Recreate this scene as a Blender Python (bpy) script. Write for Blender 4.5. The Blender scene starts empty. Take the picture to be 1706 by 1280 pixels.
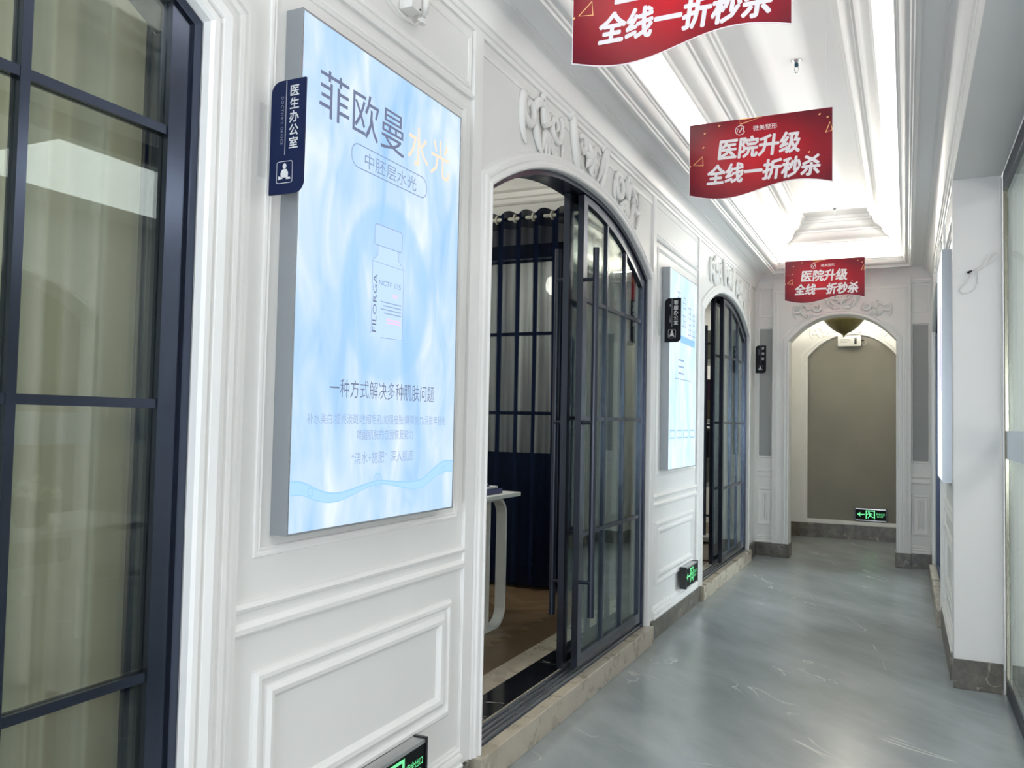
import bpy, bmesh, math, random
from mathutils import Vector, Matrix

random.seed(7)
S = bpy.context.scene
COL = S.collection
PI = math.pi

# ------------------------------------------------------------------ camera, world, light, exposure
def look_matrix(yaw, pitch, roll):
    f = Vector((-math.sin(yaw) * math.cos(pitch), math.cos(yaw) * math.cos(pitch), math.sin(pitch)))
    r0 = Vector((math.cos(yaw), math.sin(yaw), 0))
    u0 = r0.cross(f)
    c, s = math.cos(roll), math.sin(roll)
    r = c * r0 + s * u0
    u = -s * r0 + c * u0
    return Matrix((r, u, -f)).transposed()

cam_data = bpy.data.cameras.new('camera')
cam_data.sensor_fit = 'HORIZONTAL'
cam_data.sensor_width = 36
cam_data.lens = 1395.0 / 1706 * 36
cam_data.clip_start = 0.02
cam = bpy.data.objects.new('camera', cam_data)
COL.objects.link(cam)
cam.matrix_world = Matrix.Translation((1.6, 0, 1.5)) @ look_matrix(math.radians(25.25), math.radians(2.54), math.radians(1.15)).to_4x4()
S.camera = cam

world = bpy.data.worlds.new('world')
S.world = world
world.use_nodes = True
world.node_tree.nodes['Background'].inputs[0].default_value = (0.80, 0.90, 1.0, 1)
world.node_tree.nodes['Background'].inputs[1].default_value = 0.8

S.view_settings.view_transform = 'Standard'
S.view_settings.look = 'None'
S.view_settings.exposure = 0.42
S.view_settings.gamma = 1
S.view_settings.use_curve_mapping = False
S.cycles.use_denoising = True
S.cycles.max_bounces = 10
S.cycles.diffuse_bounces = 5
S.cycles.glossy_bounces = 5
S.cycles.transparent_max_bounces = 24
S.cycles.sample_clamp_indirect = 6
S.cycles.caustics_reflective = False
S.cycles.caustics_refractive = False

def area(name, loc, d, sx, sy, power, color=(1, 1, 1), spread=180):
    l = bpy.data.lights.new(name, 'AREA')
    l.shape = 'RECTANGLE'
    l.size, l.size_y, l.energy, l.color = sx, sy, power, color
    l.spread = math.radians(spread)
    o = bpy.data.objects.new(name, l)
    COL.objects.link(o)
    o.location = loc
    d = Vector(d).normalized()
    up = 'Y' if abs(d.y) < 0.9 else 'X'
    o.rotation_euler = d.to_track_quat('-Z', up).to_euler()
    return o

DAY = (0.93, 0.955, 1.0)
WARM = (1.0, 0.93, 0.80)
COOL = (1.0, 0.97, 0.94)
# daylight from the lobby side; two unseen lamps added for far walls and ceiling
area('lobby_daylight_and_fill', (5.92, 0.4, 1.55), (-1, 0, 0.45), 2.4, 2.3, 105, (1.0, 0.965, 0.975))
area('lobby_daylight_and_fill', (5.92, 9.7, 1.6), (-1, -0.25, 0.15), 3.0, 2.4, 500, (0.88, 0.92, 1.0))  # unseen lamp added to brighten the far left wall through the right-hand door
area('rear_fill', (1.0, -2.95, 1.6), (0, 1, 0.75), 1.5, 2.3, 115, (0.85, 0.91, 1.0))  # unseen lamp added behind the camera, lifts soffit and beam underside
# unseen lamps added to light the lobby from above
area('lobby_fill', (3.9, 1.2, 3.28), (0, 0, -1), 1.2, 3.0, 24, (1.0, 0.96, 0.93))
area('lobby_fill', (3.9, 4.6, 3.28), (0, 0, -1), 1.2, 2.0, 30, (0.95, 0.97, 1.0))
# LED strip hidden behind the lip of the ceiling cove
area('cove_led', (0.20, 3.6, 3.37), (0.55, 0, 1), 11.5, 0.03, 38, COOL)
area('cove_led', (1.665, 3.6, 3.37), (-0.55, 0, 1), 11.5, 0.03, 38, COOL)
area('cove_led', (0.93, 9.87, 3.37), (0, -0.55, 1), 1.3, 0.03, 32, WARM)

# ------------------------------------------------------------------ materials
def P(name, color, rough=0.5, metal=0.0, noise=None, coat=0.0, bump=None, spec=None, alpha=None):
    m = bpy.data.materials.new(name)
    m.use_nodes = True
    nt = m.node_tree
    b = nt.nodes['Principled BSDF']
    b.inputs['Base Color'].default_value = (*color, 1)
    b.inputs['Roughness'].default_value = rough
    b.inputs['Metallic'].default_value = metal
    b.inputs['Coat Weight'].default_value = coat
    if spec is not None:
        b.inputs['Specular IOR Level'].default_value = spec
    tc = nt.nodes.new('ShaderNodeTexCoord')
    if noise:
        sc, c2, lo, hi = noise
        n = nt.nodes.new('ShaderNodeTexNoise')
        n.inputs['Scale'].default_value = sc
        n.inputs['Detail'].default_value = 6
        nt.links.new(tc.outputs['Object'], n.inputs['Vector'])
        r = nt.nodes.new('ShaderNodeValToRGB')
        r.color_ramp.elements[0].position, r.color_ramp.elements[1].position = lo, hi
        r.color_ramp.elements[0].color = (*color, 1)
        r.color_ramp.elements[1].color = (*c2, 1)
        nt.links.new(n.outputs['Fac'], r.inputs['Fac'])
        nt.links.new(r.outputs['Color'], b.inputs['Base Color'])
    if bump:
        n2 = nt.nodes.new('ShaderNodeTexNoise')
        n2.inputs['Scale'].default_value = bump[0]
        nt.links.new(tc.outputs['Object'], n2.inputs['Vector'])
        bp = nt.nodes.new('ShaderNodeBump')
        bp.inputs['Strength'].default_value = bump[1]
        bp.inputs['Distance'].default_value = 0.002
        nt.links.new(n2.outputs['Fac'], bp.inputs['Height'])
        nt.links.new(bp.outputs['Normal'], b.inputs['Normal'])
    return m

def EM(name, color, strength=1.0):
    m = bpy.data.materials.new(name)
    m.use_nodes = True
    nt = m.node_tree
    nt.nodes.clear()
    e = nt.nodes.new('ShaderNodeEmission')
    e.inputs[0].default_value = (*color, 1)
    e.inputs[1].default_value = strength
    o = nt.nodes.new('ShaderNodeOutputMaterial')
    nt.links.new(e.outputs[0], o.inputs[0])
    return m

def GLASS(name, tint, boost=1.0):
    """thin window glass: tinted transmission plus a Schlick mirror reflection"""
    m = bpy.data.materials.new(name)
    m.use_nodes = True
    nt = m.node_tree
    nt.nodes.clear()
    lw = nt.nodes.new('ShaderNodeLayerWeight')
    lw.inputs['Blend'].default_value = 0.5
    pw = nt.nodes.new('ShaderNodeMath'); pw.operation = 'POWER'
    nt.links.new(lw.outputs['Facing'], pw.inputs[0]); pw.inputs[1].default_value = 5
    ml = nt.nodes.new('ShaderNodeMath'); ml.operation = 'MULTIPLY_ADD'; ml.use_clamp = True
    nt.links.new(pw.outputs[0], ml.inputs[0]); ml.inputs[1].default_value = 0.95
    ml.inputs[2].default_value = 0.045 * boost
    t = nt.nodes.new('ShaderNodeBsdfTransparent'); t.inputs[0].default_value = (*tint, 1)
    g = nt.nodes.new('ShaderNodeBsdfGlossy'); g.inputs['Roughness'].default_value = 0.0
    g.inputs[0].default_value = (0.90, 0.965, 0.92, 1)
    mx = nt.nodes.new('ShaderNodeMixShader')
    o = nt.nodes.new('ShaderNodeOutputMaterial')
    nt.links.new(ml.outputs[0], mx.inputs[0]); nt.links.new(t.outputs[0], mx.inputs[1]); nt.links.new(g.outputs[0], mx.inputs[2])
    nt.links.new(mx.outputs[0], o.inputs[0])
    return m

def SHEER(name, color, see, trans=0.5):
    m = bpy.data.materials.new(name)
    m.use_nodes = True
    nt = m.node_tree
    nt.nodes.clear()
    t = nt.nodes.new('ShaderNodeBsdfTransparent')
    d = nt.nodes.new('ShaderNodeBsdfDiffuse'); d.inputs[0].default_value = (*color, 1)
    tr = nt.nodes.new('ShaderNodeBsdfTranslucent'); tr.inputs[0].default_value = (*color, 1)
    a = nt.nodes.new('ShaderNodeMixShader'); a.inputs[0].default_value = trans
    b = nt.nodes.new('ShaderNodeMixShader')
    lw = nt.nodes.new('ShaderNodeLayerWeight'); lw.inputs['Blend'].default_value = 0.78
    mt = nt.nodes.new('ShaderNodeMath'); mt.operation = 'MULTIPLY_ADD'; mt.use_clamp = True
    nt.links.new(lw.outputs['Facing'], mt.inputs[0]); mt.inputs[1].default_value = 0.85
    tc = nt.nodes.new('ShaderNodeTexCoord'); mp = nt.nodes.new('ShaderNodeMapping'); mp.inputs['Scale'].default_value = (9, 9, 0.25)
    nz = nt.nodes.new('ShaderNodeTexNoise'); nz.inputs['Scale'].default_value = 1.0; nz.inputs['Detail'].default_value = 3
    nt.links.new(tc.outputs['Object'], mp.inputs[0]); nt.links.new(mp.outputs[0], nz.inputs['Vector'])
    mr = nt.nodes.new('ShaderNodeMapRange'); nt.links.new(nz.outputs['Fac'], mr.inputs[0])
    mr.inputs[1].default_value = 0.35; mr.inputs[2].default_value = 0.65; mr.inputs[3].default_value = 1 - see - 0.18; mr.inputs[4].default_value = 1 - see + 0.22
    nt.links.new(mr.outputs[0], mt.inputs[2])
    o = nt.nodes.new('ShaderNodeOutputMaterial')
    nt.links.new(d.outputs[0], a.inputs[1]); nt.links.new(tr.outputs[0], a.inputs[2])
    nt.links.new(mt.outputs[0], b.inputs[0]); nt.links.new(t.outputs[0], b.inputs[1]); nt.links.new(a.outputs[0], b.inputs[2])
    nt.links.new(b.outputs[0], o.inputs[0])
    return m

def VEINED(name, base, dark, vein, rough, scale, vein_w=0.012, stretch=(1, 1, 1), rot=0.0, bump=0.0, spec=0.5):
    """stone: cloudy ground colour, thin broken veins"""
    m = bpy.data.materials.new(name)
    m.use_nodes = True
    nt = m.node_tree
    N, L = nt.nodes, nt.links
    b = N['Principled BSDF']
    tc = N.new('ShaderNodeTexCoord')
    mp = N.new('ShaderNodeMapping')
    mp.vector_type = 'TEXTURE'
    mp.inputs['Scale'].default_value = stretch
    mp.inputs['Rotation'].default_value = (0, 0, rot)
    L.new(tc.outputs['Object'], mp.inputs[0])
    n1 = N.new('ShaderNodeTexNoise'); n1.inputs['Scale'].default_value = scale; n1.inputs['Detail'].default_value = 9
    n1.inputs['Roughness'].default_value = 0.62
    L.new(mp.outputs[0], n1.inputs['Vector'])
    r1 = N.new('ShaderNodeValToRGB')
    r1.color_ramp.elements[0].position, r1.color_ramp.elements[1].position = 0.33, 0.68
    r1.color_ramp.elements[0].color = (*dark, 1); r1.color_ramp.elements[1].color = (*base, 1)
    L.new(n1.outputs['Fac'], r1.inputs[0])
    n2 = N.new('ShaderNodeTexNoise'); n2.inputs['Scale'].default_value = scale * 0.45; n2.inputs['Detail'].default_value = 4
    n2.inputs['Distortion'].default_value = 0.7
    L.new(mp.outputs[0], n2.inputs['Vector'])
    s = N.new('ShaderNodeMath'); s.operation = 'SUBTRACT'; L.new(n2.outputs['Fac'], s.inputs[0]); s.inputs[1].default_value = 0.5
    a = N.new('ShaderNodeMath'); a.operation = 'ABSOLUTE'; L.new(s.outputs[0], a.inputs[0])
    r2 = N.new('ShaderNodeMapRange'); L.new(a.outputs[0], r2.inputs[0])
    r2.inputs[1].default_value = 0; r2.inputs[2].default_value = vein_w; r2.inputs[3].default_value = 1; r2.inputs[4].default_value = 0
    n3 = N.new('ShaderNodeTexNoise'); n3.inputs['Scale'].default_value = scale * 1.4
    L.new(mp.outputs[0], n3.inputs['Vector'])
    r3 = N.new('ShaderNodeMapRange'); L.new(n3.outputs['Fac'], r3.inputs[0])
    r3.inputs[1].default_value = 0.48; r3.inputs[2].default_value = 0.62
    k = N.new('ShaderNodeMath'); k.operation = 'MULTIPLY'; L.new(r2.outputs[0], k.inputs[0]); L.new(r3.outputs[0], k.inputs[1])
    mx = N.new('ShaderNodeMix'); mx.data_type = 'RGBA'
    L.new(k.outputs[0], mx.inputs[0]); L.new(r1.outputs[0], mx.inputs[6]); mx.inputs[7].default_value = (*vein, 1)
    L.new(mx.outputs[2], b.inputs['Base Color'])
    rr = N.new('ShaderNodeMapRange'); L.new(n1.outputs['Fac'], rr.inputs[0])
    rr.inputs[1].default_value = 0.3; rr.inputs[2].default_value = 0.7
    rr.inputs[3].default_value = rough * 0.92; rr.inputs[4].default_value = rough * 1.1
    L.new(rr.outputs[0], b.inputs['Roughness'])
    b.inputs['Specular IOR Level'].default_value = spec
    if bump:
        bp = N.new('ShaderNodeBump'); bp.inputs['Strength'].default_value = bump; bp.inputs['Distance'].default_value = 0.003
        L.new(n1.outputs['Fac'], bp.inputs['Height']); L.new(bp.outputs[0], b.inputs['Normal'])
    return m

M_WALL = P('white_wall_paint', (0.80, 0.80, 0.775), 0.42, noise=(1.3, (0.76, 0.765, 0.745), 0.35, 0.7))
M_TRIM = P('white_satin_trim', (0.82, 0.82, 0.80), 0.36)
M_CEIL = P('white_ceiling_paint', (0.84, 0.84, 0.83), 0.6)
M_PLASTER = P('white_plaster_relief', (0.80, 0.80, 0.775), 0.45)
M_FLOOR = VEINED('grey_slate_tile', (0.335, 0.365, 0.375), (0.24, 0.268, 0.277), (0.56, 0.58, 0.585), 0.25, 2.8, 0.0035, (2.6, 1.0, 1), -0.80, 0.10, 0.75)
M_THRESH = VEINED('beige_marble', (0.47, 0.43, 0.345), (0.36, 0.32, 0.25), (0.56, 0.52, 0.43), 0.28, 7, 0.004)
M_BASE = VEINED('brown_grey_marble', (0.165, 0.15, 0.12), (0.05, 0.047, 0.04), (0.33, 0.30, 0.25), 0.30, 9, 0.02)
M_BLACKM = VEINED('black_marble', (0.012, 0.013, 0.014), (0.004, 0.004, 0.005), (0.55, 0.56, 0.56), 0.12, 6, 0.010, (2.5, 1, 1), 0.4)
M_NAVY = P('dark_navy_aluminium', (0.070, 0.083, 0.118), 0.21, 0.9)
M_NAVYM = P('dark_navy_matt', (0.012, 0.018, 0.035), 0.35, 0.2)
M_ALU = P('brushed_aluminium', (0.55, 0.56, 0.56), 0.3, 0.9)
M_STEEL = P('polished_steel', (0.23, 0.21, 0.165), 0.2, 1.0)
M_GLASS = GLASS('door_glass', (0.945, 0.975, 0.96), 1.0)
M_SCREEN = GLASS('screen_glass', (0.98, 0.986, 0.981), 0.9)
M_FROST = P('frosted_film', (0.70, 0.78, 0.86), 0.6)
M_GREYF = P('grey_fabric_panel', (0.33, 0.345, 0.345), 0.85, bump=(400, 0.15))
M_TAUPE = P('taupe_wall_covering', (0.235, 0.225, 0.19), 0.6, noise=(2.0, (0.205, 0.20, 0.17), 0.35, 0.7))
M_WOOD = [P('oak_plank_a', (0.20, 0.140, 0.082), 0.34, noise=(9, (0.155, 0.105, 0.06), 0.3, 0.7)),
          P('oak_plank_b', (0.25, 0.175, 0.105), 0.34, noise=(9, (0.19, 0.13, 0.075), 0.3, 0.7)),
          P('oak_plank_c', (0.155, 0.105, 0.06), 0.34, noise=(9, (0.125, 0.083, 0.046), 0.3, 0.7))]
M_NAVYSHEER = SHEER('navy_sheer', (0.012, 0.020, 0.048), 0.42, 0.4)
M_NAVYDENSE = SHEER('navy_curtain', (0.012, 0.020, 0.048), 0.12, 0.3)
M_CREAM = SHEER('cream_sheer', (0.44, 0.44, 0.345), 0.30, 0.4)
M_WHITEM = P('white_powder_coat', (0.72, 0.73, 0.72), 0.35)
M_WHITEP = P('white_plastic', (0.78, 0.78, 0.75), 0.35)
M_BLACKP = P('black_plastic', (0.008, 0.009, 0.010), 0.25)
M_PLATE = P('navy_acrylic', (0.004, 0.011, 0.050), 0.45, spec=0.2)
M_PLATE2 = P('black_acrylic', (0.003, 0.004, 0.008), 0.45, spec=0.15)
M_CLEAR = GLASS('clear_acrylic', (0.985, 0.988, 0.988), 0.7)
M_SILVERL = P('silver_lettering', (0.60, 0.62, 0.62), 0.4)
M_SILVERD = P('dim_silver_lettering', (0.22, 0.25, 0.29), 0.4)
M_RODW = P('cream_rod', (0.62, 0.62, 0.54), 0.3)
M_BRONZE = P('bronze_bowl', (0.105, 0.088, 0.03), 0.34, 0.4, noise=(6, (0.075, 0.065, 0.024), 0.35, 0.7))
M_SIGNK = P('sign_black_face', (0.003, 0.005, 0.005), 0.5, spec=0.15)
M_GREEN = EM('exit_green', (0.17, 0.85, 0.33), 1.0)
M_WHITEL = P('white_print', (0.80, 0.77, 0.79), 0.45)
M_GOLD = P('gold_print', (0.80, 0.48, 0.20), 0.4)
M_BORDER = P('banner_white_edge', (0.75, 0.70, 0.72), 0.5)
M_THREAD = P('clear_nylon_thread', (0.80, 0.80, 0.79), 0.3)
M_PURPLE = P('plum_cardboard', (0.09, 0.035, 0.075), 0.6)
M_BROWN = P('kraft_cardboard', (0.20, 0.145, 0.095), 0.7)
M_GREYBOX = P('grey_green_storage_box', (0.26, 0.27, 0.22), 0.5)
M_BAG = P('black_bag_cloth', (0.006, 0.007, 0.014), 0.6)
M_BLUEF = P('blue_folder', (0.035, 0.05, 0.16), 0.35)
M_PAPER = P('white_paper', (0.70, 0.71, 0.72), 0.6)
M_PETAL = P('cream_petal', (0.72, 0.70, 0.55), 0.6)
M_LEAF = P('green_leaf', (0.10, 0.17, 0.06), 0.5)
M_VASE = P('dark_green_vase', (0.012, 0.035, 0.022), 0.15)
M_SPOTGLOW = EM('bright_spot_glow', (1.0, 0.97, 0.86), 2.6)

# ------------------------------------------------------------------ mesh helpers
class MB:
    def __init__(s):
        s.v, s.f = [], []

    def add(s, vs, fs):
        o = len(s.v)
        s.v += [tuple(p) for p in vs]
        s.f += [tuple(i + o for i in f) for f in fs]
        return s

    def box(s, a, b):
        x0, y0, z0 = [min(p, q) for p, q in zip(a, b)]
        x1, y1, z1 = [max(p, q) for p, q in zip(a, b)]
        return s.add([(x0, y0, z0), (x1, y0, z0), (x1, y1, z0), (x0, y1, z0), (x0, y0, z1), (x1, y0, z1), (x1, y1, z1), (x0, y1, z1)],
                     [(0, 3, 2, 1), (4, 5, 6, 7), (0, 1, 5, 4), (1, 2, 6, 5), (2, 3, 7, 6), (3, 0, 4, 7)])

    def prism(s, poly, F, h0, h1):
        """polygon (a, b) extruded between h0 and h1 through frame F(a, b, h)"""
        n = len(poly)
        vs = [F(a, b, h0) for a, b in poly] + [F(a, b, h1) for a, b in poly]
        fs = [tuple(range(n)), tuple(range(2 * n - 1, n - 1, -1))]
        fs += [(i, i + n, (i + 1) % n + n, (i + 1) % n) for i in range(n)]
        return s.add(vs, fs)

    def sweep(s, path, prof, F, closed=False, cap=True):
        """profile (u, h): u to the left of the path in its plane, h out of it; mitred"""
        n = len(path)
        rows = []
        for i in range(n):
            p = Vector(path[i])
            if closed or 0 < i < n - 1:
                d0 = (p - Vector(path[i - 1])).normalized()
                d1 = (Vector(path[(i + 1) % n]) - p).normalized()
            elif i == 0:
                d0 = d1 = (Vector(path[1]) - p).normalized()
            else:
                d0 = d1 = (p - Vector(path[i - 1])).normalized()
            n0, n1 = Vector((-d0.y, d0.x)), Vector((-d1.y, d1.x))
            m = (n0 + n1)
            m = m / max(m.dot(n0), 0.2)
            rows.append([F(p.x + m.x * u, p.y + m.y * u, h) for u, h in prof])
        k = len(prof)
        vs = [q for r in rows for q in r]
        fs = []
        for i in range(n if closed else n - 1):
            j = (i + 1) % n
            for t in range(k - 1):
                fs.append((i * k + t, i * k + t + 1, j * k + t + 1, j * k + t))
        if not closed and cap:
            fs.append(tuple(range(k)))
            fs.append(tuple(range((n - 1) * k + k - 1, (n - 1) * k - 1, -1)))
        return s.add(vs, fs)

    def tube(s, pts, r, seg=8, closed=False, flat=None):
        """round tube along 3-D points; r number or list; flat=(axis Vector, factor) squashes along an axis"""
        pts = [Vector(p) for p in pts]
        n = len(pts)
        rs = r if isinstance(r, (list, tuple)) else [r] * n
        prev = None
        rows = []
        for i in range(n):
            if closed:
                t = (pts[(i + 1) % n] - pts[i - 1]).normalized()
            else:
                t = (pts[min(i + 1, n - 1)] - pts[max(i - 1, 0)]).normalized()
            if prev is None:
                a = Vector((0, 0, 1)) if abs(t.z) < 0.9 else Vector((1, 0, 0))
                u = t.cross(a).normalized()
            else:
                u = (prev - t * prev.dot(t)).normalized()
            prev = u
            w = t.cross(u)
            row = []
            for k in range(seg):
                o = (u * math.cos(2 * PI * k / seg) + w * math.sin(2 * PI * k / seg)) * rs[i]
                if flat:
                    ax, fac = flat
                    o = o - ax * (o.dot(ax) * (1 - fac))
                row.append(pts[i] + o)
            rows.append(row)
        vs = [p for row in rows for p in row]
        fs = []
        for i in range(n if closed else n - 1):
            j = (i + 1) % n
            for k in range(seg):
                l = (k + 1) % seg
                fs.append((i * seg + k, i * seg + l, j * seg + l, j * seg + k))
        if not closed:
            fs.append(tuple(range(seg - 1, -1, -1)))
            fs.append(tuple(range((n - 1) * seg, n * seg)))
        return s.add(vs, fs)

    def lathe(s, prof, c, seg=24, axis='Z'):
        vs, fs = [], []
        k = len(prof)
        for i in range(seg):
            a = 2 * PI * i / seg
            for r, h in prof:
                if axis == 'Z':
                    vs.append((c[0] + r * math.cos(a), c[1] + r * math.sin(a), c[2] + h))
                elif axis == 'X':
                    vs.append((c[0] + h, c[1] + r * math.cos(a), c[2] + r * math.sin(a)))
                else:
                    vs.append((c[0] + r * math.cos(a), c[1] + h, c[2] + r * math.sin(a)))
        for i in range(seg):
            j = (i + 1) % seg
            for t in range(k - 1):
                fs.append((i * k + t, j * k + t, j * k + t + 1, i * k + t + 1))
        return s.add(vs, fs)

    def ball(s, c, r, seg=8, rings=6, sc=(1, 1, 1)):
        vs = [(c[0], c[1], c[2] - r * sc[2])]
        for i in range(1, rings):
            a = -PI / 2 + PI * i / rings
            for k in range(seg):
                b = 2 * PI * k / seg
                vs.append((c[0] + r * sc[0] * math.cos(a) * math.cos(b), c[1] + r * sc[1] * math.cos(a) * math.sin(b), c[2] + r * sc[2] * math.sin(a)))
        vs.append((c[0], c[1], c[2] + r * sc[2]))
        fs = [(0, 1 + (k + 1) % seg, 1 + k) for k in range(seg)]
        for i in range(rings - 2):
            for k in range(seg):
                l = (k + 1) % seg
                fs.append((1 + i * seg + k, 1 + i * seg + l, 1 + (i + 1) * seg + l, 1 + (i + 1) * seg + k))
        t = len(vs) - 1
        fs += [(1 + (rings - 2) * seg + k, 1 + (rings - 2) * seg + (k + 1) % seg, t) for k in range(seg)]
        return s.add(vs, fs)

    def build(s, name, mat, parent=None, bevel=0.0, smooth=False, kind=None, origin=None):
        me = bpy.data.meshes.new(name)
        o3 = Vector(origin) if origin else Vector((0, 0, 0))
        me.from_pydata([tuple(Vector(v) - o3) for v in s.v], [], s.f)
        bm = bmesh.new()
        bm.from_mesh(me)
        bmesh.ops.recalc_face_normals(bm, faces=bm.faces)
        if bevel:
            es = [e for e in bm.edges if len(e.link_faces) == 2 and e.calc_face_angle(0) > 0.6]
            bmesh.ops.bevel(bm, geom=es, offset=bevel, segments=2, affect='EDGES', profile=0.5)
        bm.to_mesh(me)
        bm.free()
        for p in me.polygons:
            p.use_smooth = smooth
        if mat:
            me.materials.append(mat)
        o = bpy.data.objects.new(name, me)
        COL.objects.link(o)
        o.location = o3
        if parent:
            put(o, parent)
        if kind:
            o['kind'] = kind
        return o

def put(o, parent):
    """parent while keeping the world place (all parents here are unrotated, unscaled)"""
    off = Vector((0, 0, 0))
    q = parent
    while q:
        off += q.location
        q = q.parent
    o.parent = parent
    o.location = Vector(o.location) - off

def empty(name, loc, parent=None):
    o = bpy.data.objects.new(name, None)
    o.empty_display_size = 0.05
    COL.objects.link(o)
    o.location = loc
    if parent:
        put(o, parent)
    return o

def tag(o, label, cat, group=None):
    o['label'] = label
    o['category'] = cat
    if group:
        o['group'] = group
    return o

def thing(name, loc, label, cat, group=None):
    return tag(empty(name, loc), label, cat, group)

def struct(o):
    o['kind'] = 'structure'
    return o

def smooth_by_angle(o, ang=0.7):
    me = o.data
    for p in me.polygons:
        p.use_smooth = True
    bm = bmesh.new(); bm.from_mesh(me)
    for e in bm.edges:
        if len(e.link_faces) == 2 and e.calc_face_angle(0) > ang:
            e.smooth = False
    bm.to_mesh(me); bm.free()

# frames: (along, up, out) -> world.  h = 0 is the face of the casings
def FL(a, b, h): return (h, a, b)                 # wall on the left, facing +x
def FR(a, b, h): return (1.85 - h, a, b)          # wall on the right, facing -x
def FE(a, b, h): return (a, 10.15 - h, b)         # end wall, facing the camera
def FB(a, b, h): return (a, 12.25 - h, b)         # back wall of the vestibule
def FZ(a, b, h): return (a, b, h)                 # plan

FONT = {}
def text_mb(body, size, off=0.0, shear=0.0, depth=0.0006, align='CENTER', width=None, spacing=1.0):
    """flat lettering as points (x right, y up), centred on x, with polygons"""
    c = bpy.data.curves.new('lettering', 'FONT')
    c.body = body; c.size = size; c.offset = off * size; c.shear = shear
    c.resolution_u = 2; c.align_x = 'LEFT'; c.space_character = spacing
    o = bpy.data.objects.new('lettering', c)
    COL.objects.link(o)
    dg = bpy.context.evaluated_depsgraph_get()
    dg.update()
    me = bpy.data.meshes.new_from_object(o.evaluated_get(dg))
    vs = [(v.co.x, v.co.y) for v in me.vertices]
    fs = [tuple(p.vertices) for p in me.polygons]
    bpy.data.objects.remove(o); bpy.data.curves.remove(c); bpy.data.meshes.remove(me)
    x0, x1 = min(v[0] for v in vs), max(v[0] for v in vs)
    k = (width / (x1 - x0)) if width else 1.0
    sh = {'CENTER': (x0 + x1) / 2, 'LEFT': x0, 'RIGHT': x1}[align]
    return [((x - sh) * k, y) for x, y in vs], fs

def letter(name, body, size, at, F, mat, parent, h, bold=0.0, **kw):
    """lettering in the plane of F at (a, b), facing out"""
    vs, fs = text_mb(body, size, **kw)
    mb = MB()
    steps = [(0, 0)] if not bold else [(bold * math.cos(q), bold * math.sin(q)) for q in [2 * PI * i / 8 for i in range(8)]] + [(0, 0)]
    for q, (dx, dy) in enumerate(steps):
        mb.add([F(at[0] + x + dx, at[1] + y + dy, h + q * 0.00006) for x, y in vs], fs)
    return mb.build(name, mat, parent)

def ribbon(mb, pts, w, F, h, closed=False):
    n = len(pts)
    L, R = [], []
    for i in range(n):
        a = Vector(pts[i - 1] if (closed or i > 0) else pts[0])
        b = Vector(pts[(i + 1) % n] if (closed or i < n - 1) else pts[-1])
        d = (b - a).normalized() if (b - a).length > 1e-9 else Vector((1, 0))
        nn = Vector((-d.y, d.x)) * (w / 2)
        L.append(F(pts[i][0] + nn.x, pts[i][1] + nn.y, h)); R.append(F(pts[i][0] - nn.x, pts[i][1] - nn.y, h))
    fs = [(i, (i + 1) % n, n + (i + 1) % n, n + i) for i in range(n if closed else n - 1)]
    mb.add(L + R, fs)

def rrect(a0, b0, a1, b1, r, n=6, corners=(1, 1, 1, 1)):
    """rounded rectangle, corners in order lower-left, lower-right, upper-right, upper-left"""
    pts = []
    for (cx, cy, s0, on, px, py) in ((a0 + r, b0 + r, PI, corners[0], a0, b0), (a1 - r, b0 + r, 1.5 * PI, corners[1], a1, b0),
                                     (a1 - r, b1 - r, 0, corners[2], a1, b1), (a0 + r, b1 - r, 0.5 * PI, corners[3], a0, b1)):
        if on:
            pts += [(cx + r * math.cos(s0 + 0.5 * PI * i / n), cy + r * math.sin(s0 + 0.5 * PI * i / n)) for i in range(n + 1)]
        else:
            pts.append((px, py))
    return pts

# arches: spring height, rise, flat-topped curve
def arch_z(a, a0, a1, zs, rise):
    t = abs((a - (a0 + a1) / 2) / ((a1 - a0) / 2))
    return zs + rise * (1 - min(t, 1) ** 2.3)

def arch_path(a0, a1, zb, zs, rise, n=28):
    pts = [(a0, zb)]
    pts += [(a0 + (a1 - a0) * i / n, arch_z(a0 + (a1 - a0) * i / n, a0, a1, zs, rise)) for i in range(n + 1)]
    pts.append((a1, zb))
    return pts

def arched_wall(mb, F, a0, a1, z0, z1, opens, h0, h1):
    """wall slab between h0 (front) and h1 (back) with arched openings (s, e, zs, rise)"""
    cuts = [a0]
    for (s, e, zs, rise) in opens:
        cuts += [s, e]
    cuts.append(a1)
    for i in range(0, len(cuts), 2):
        if cuts[i + 1] - cuts[i] > 1e-4:
            mb.prism([(cuts[i], z0), (cuts[i + 1], z0), (cuts[i + 1], z1), (cuts[i], z1)], F, h0, h1)
    n = 28
    for (s, e, zs, rise) in opens:
        poly = [(s + (e - s) * i / n, arch_z(s + (e - s) * i / n, s, e, zs, rise)) for i in range(n + 1)]
        for i in range(n):
            (p, zp), (q, zq) = poly[i], poly[i + 1]
            mb.add([F(p, zp, h0), F(q, zq, h0), F(q, z1, h0), F(p, z1, h0), F(p, zp, h1), F(q, zq, h1), F(q, z1, h1), F(p, z1, h1)],
                   [(0, 1, 2, 3), (4, 7, 6, 5), (0, 4, 5, 1), (2, 6, 7, 3)])

ARCH2 = (3.145, 5.61, 2.50, 0.31)
ARCH3 = (7.28, 9.61, 2.50, 0.285)
ARCH1 = (-0.92, 1.55, 2.50, 0.31)
ARCHE = (0.372, 1.497, 2.487, 0.29)
FIELD = -0.02

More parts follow.
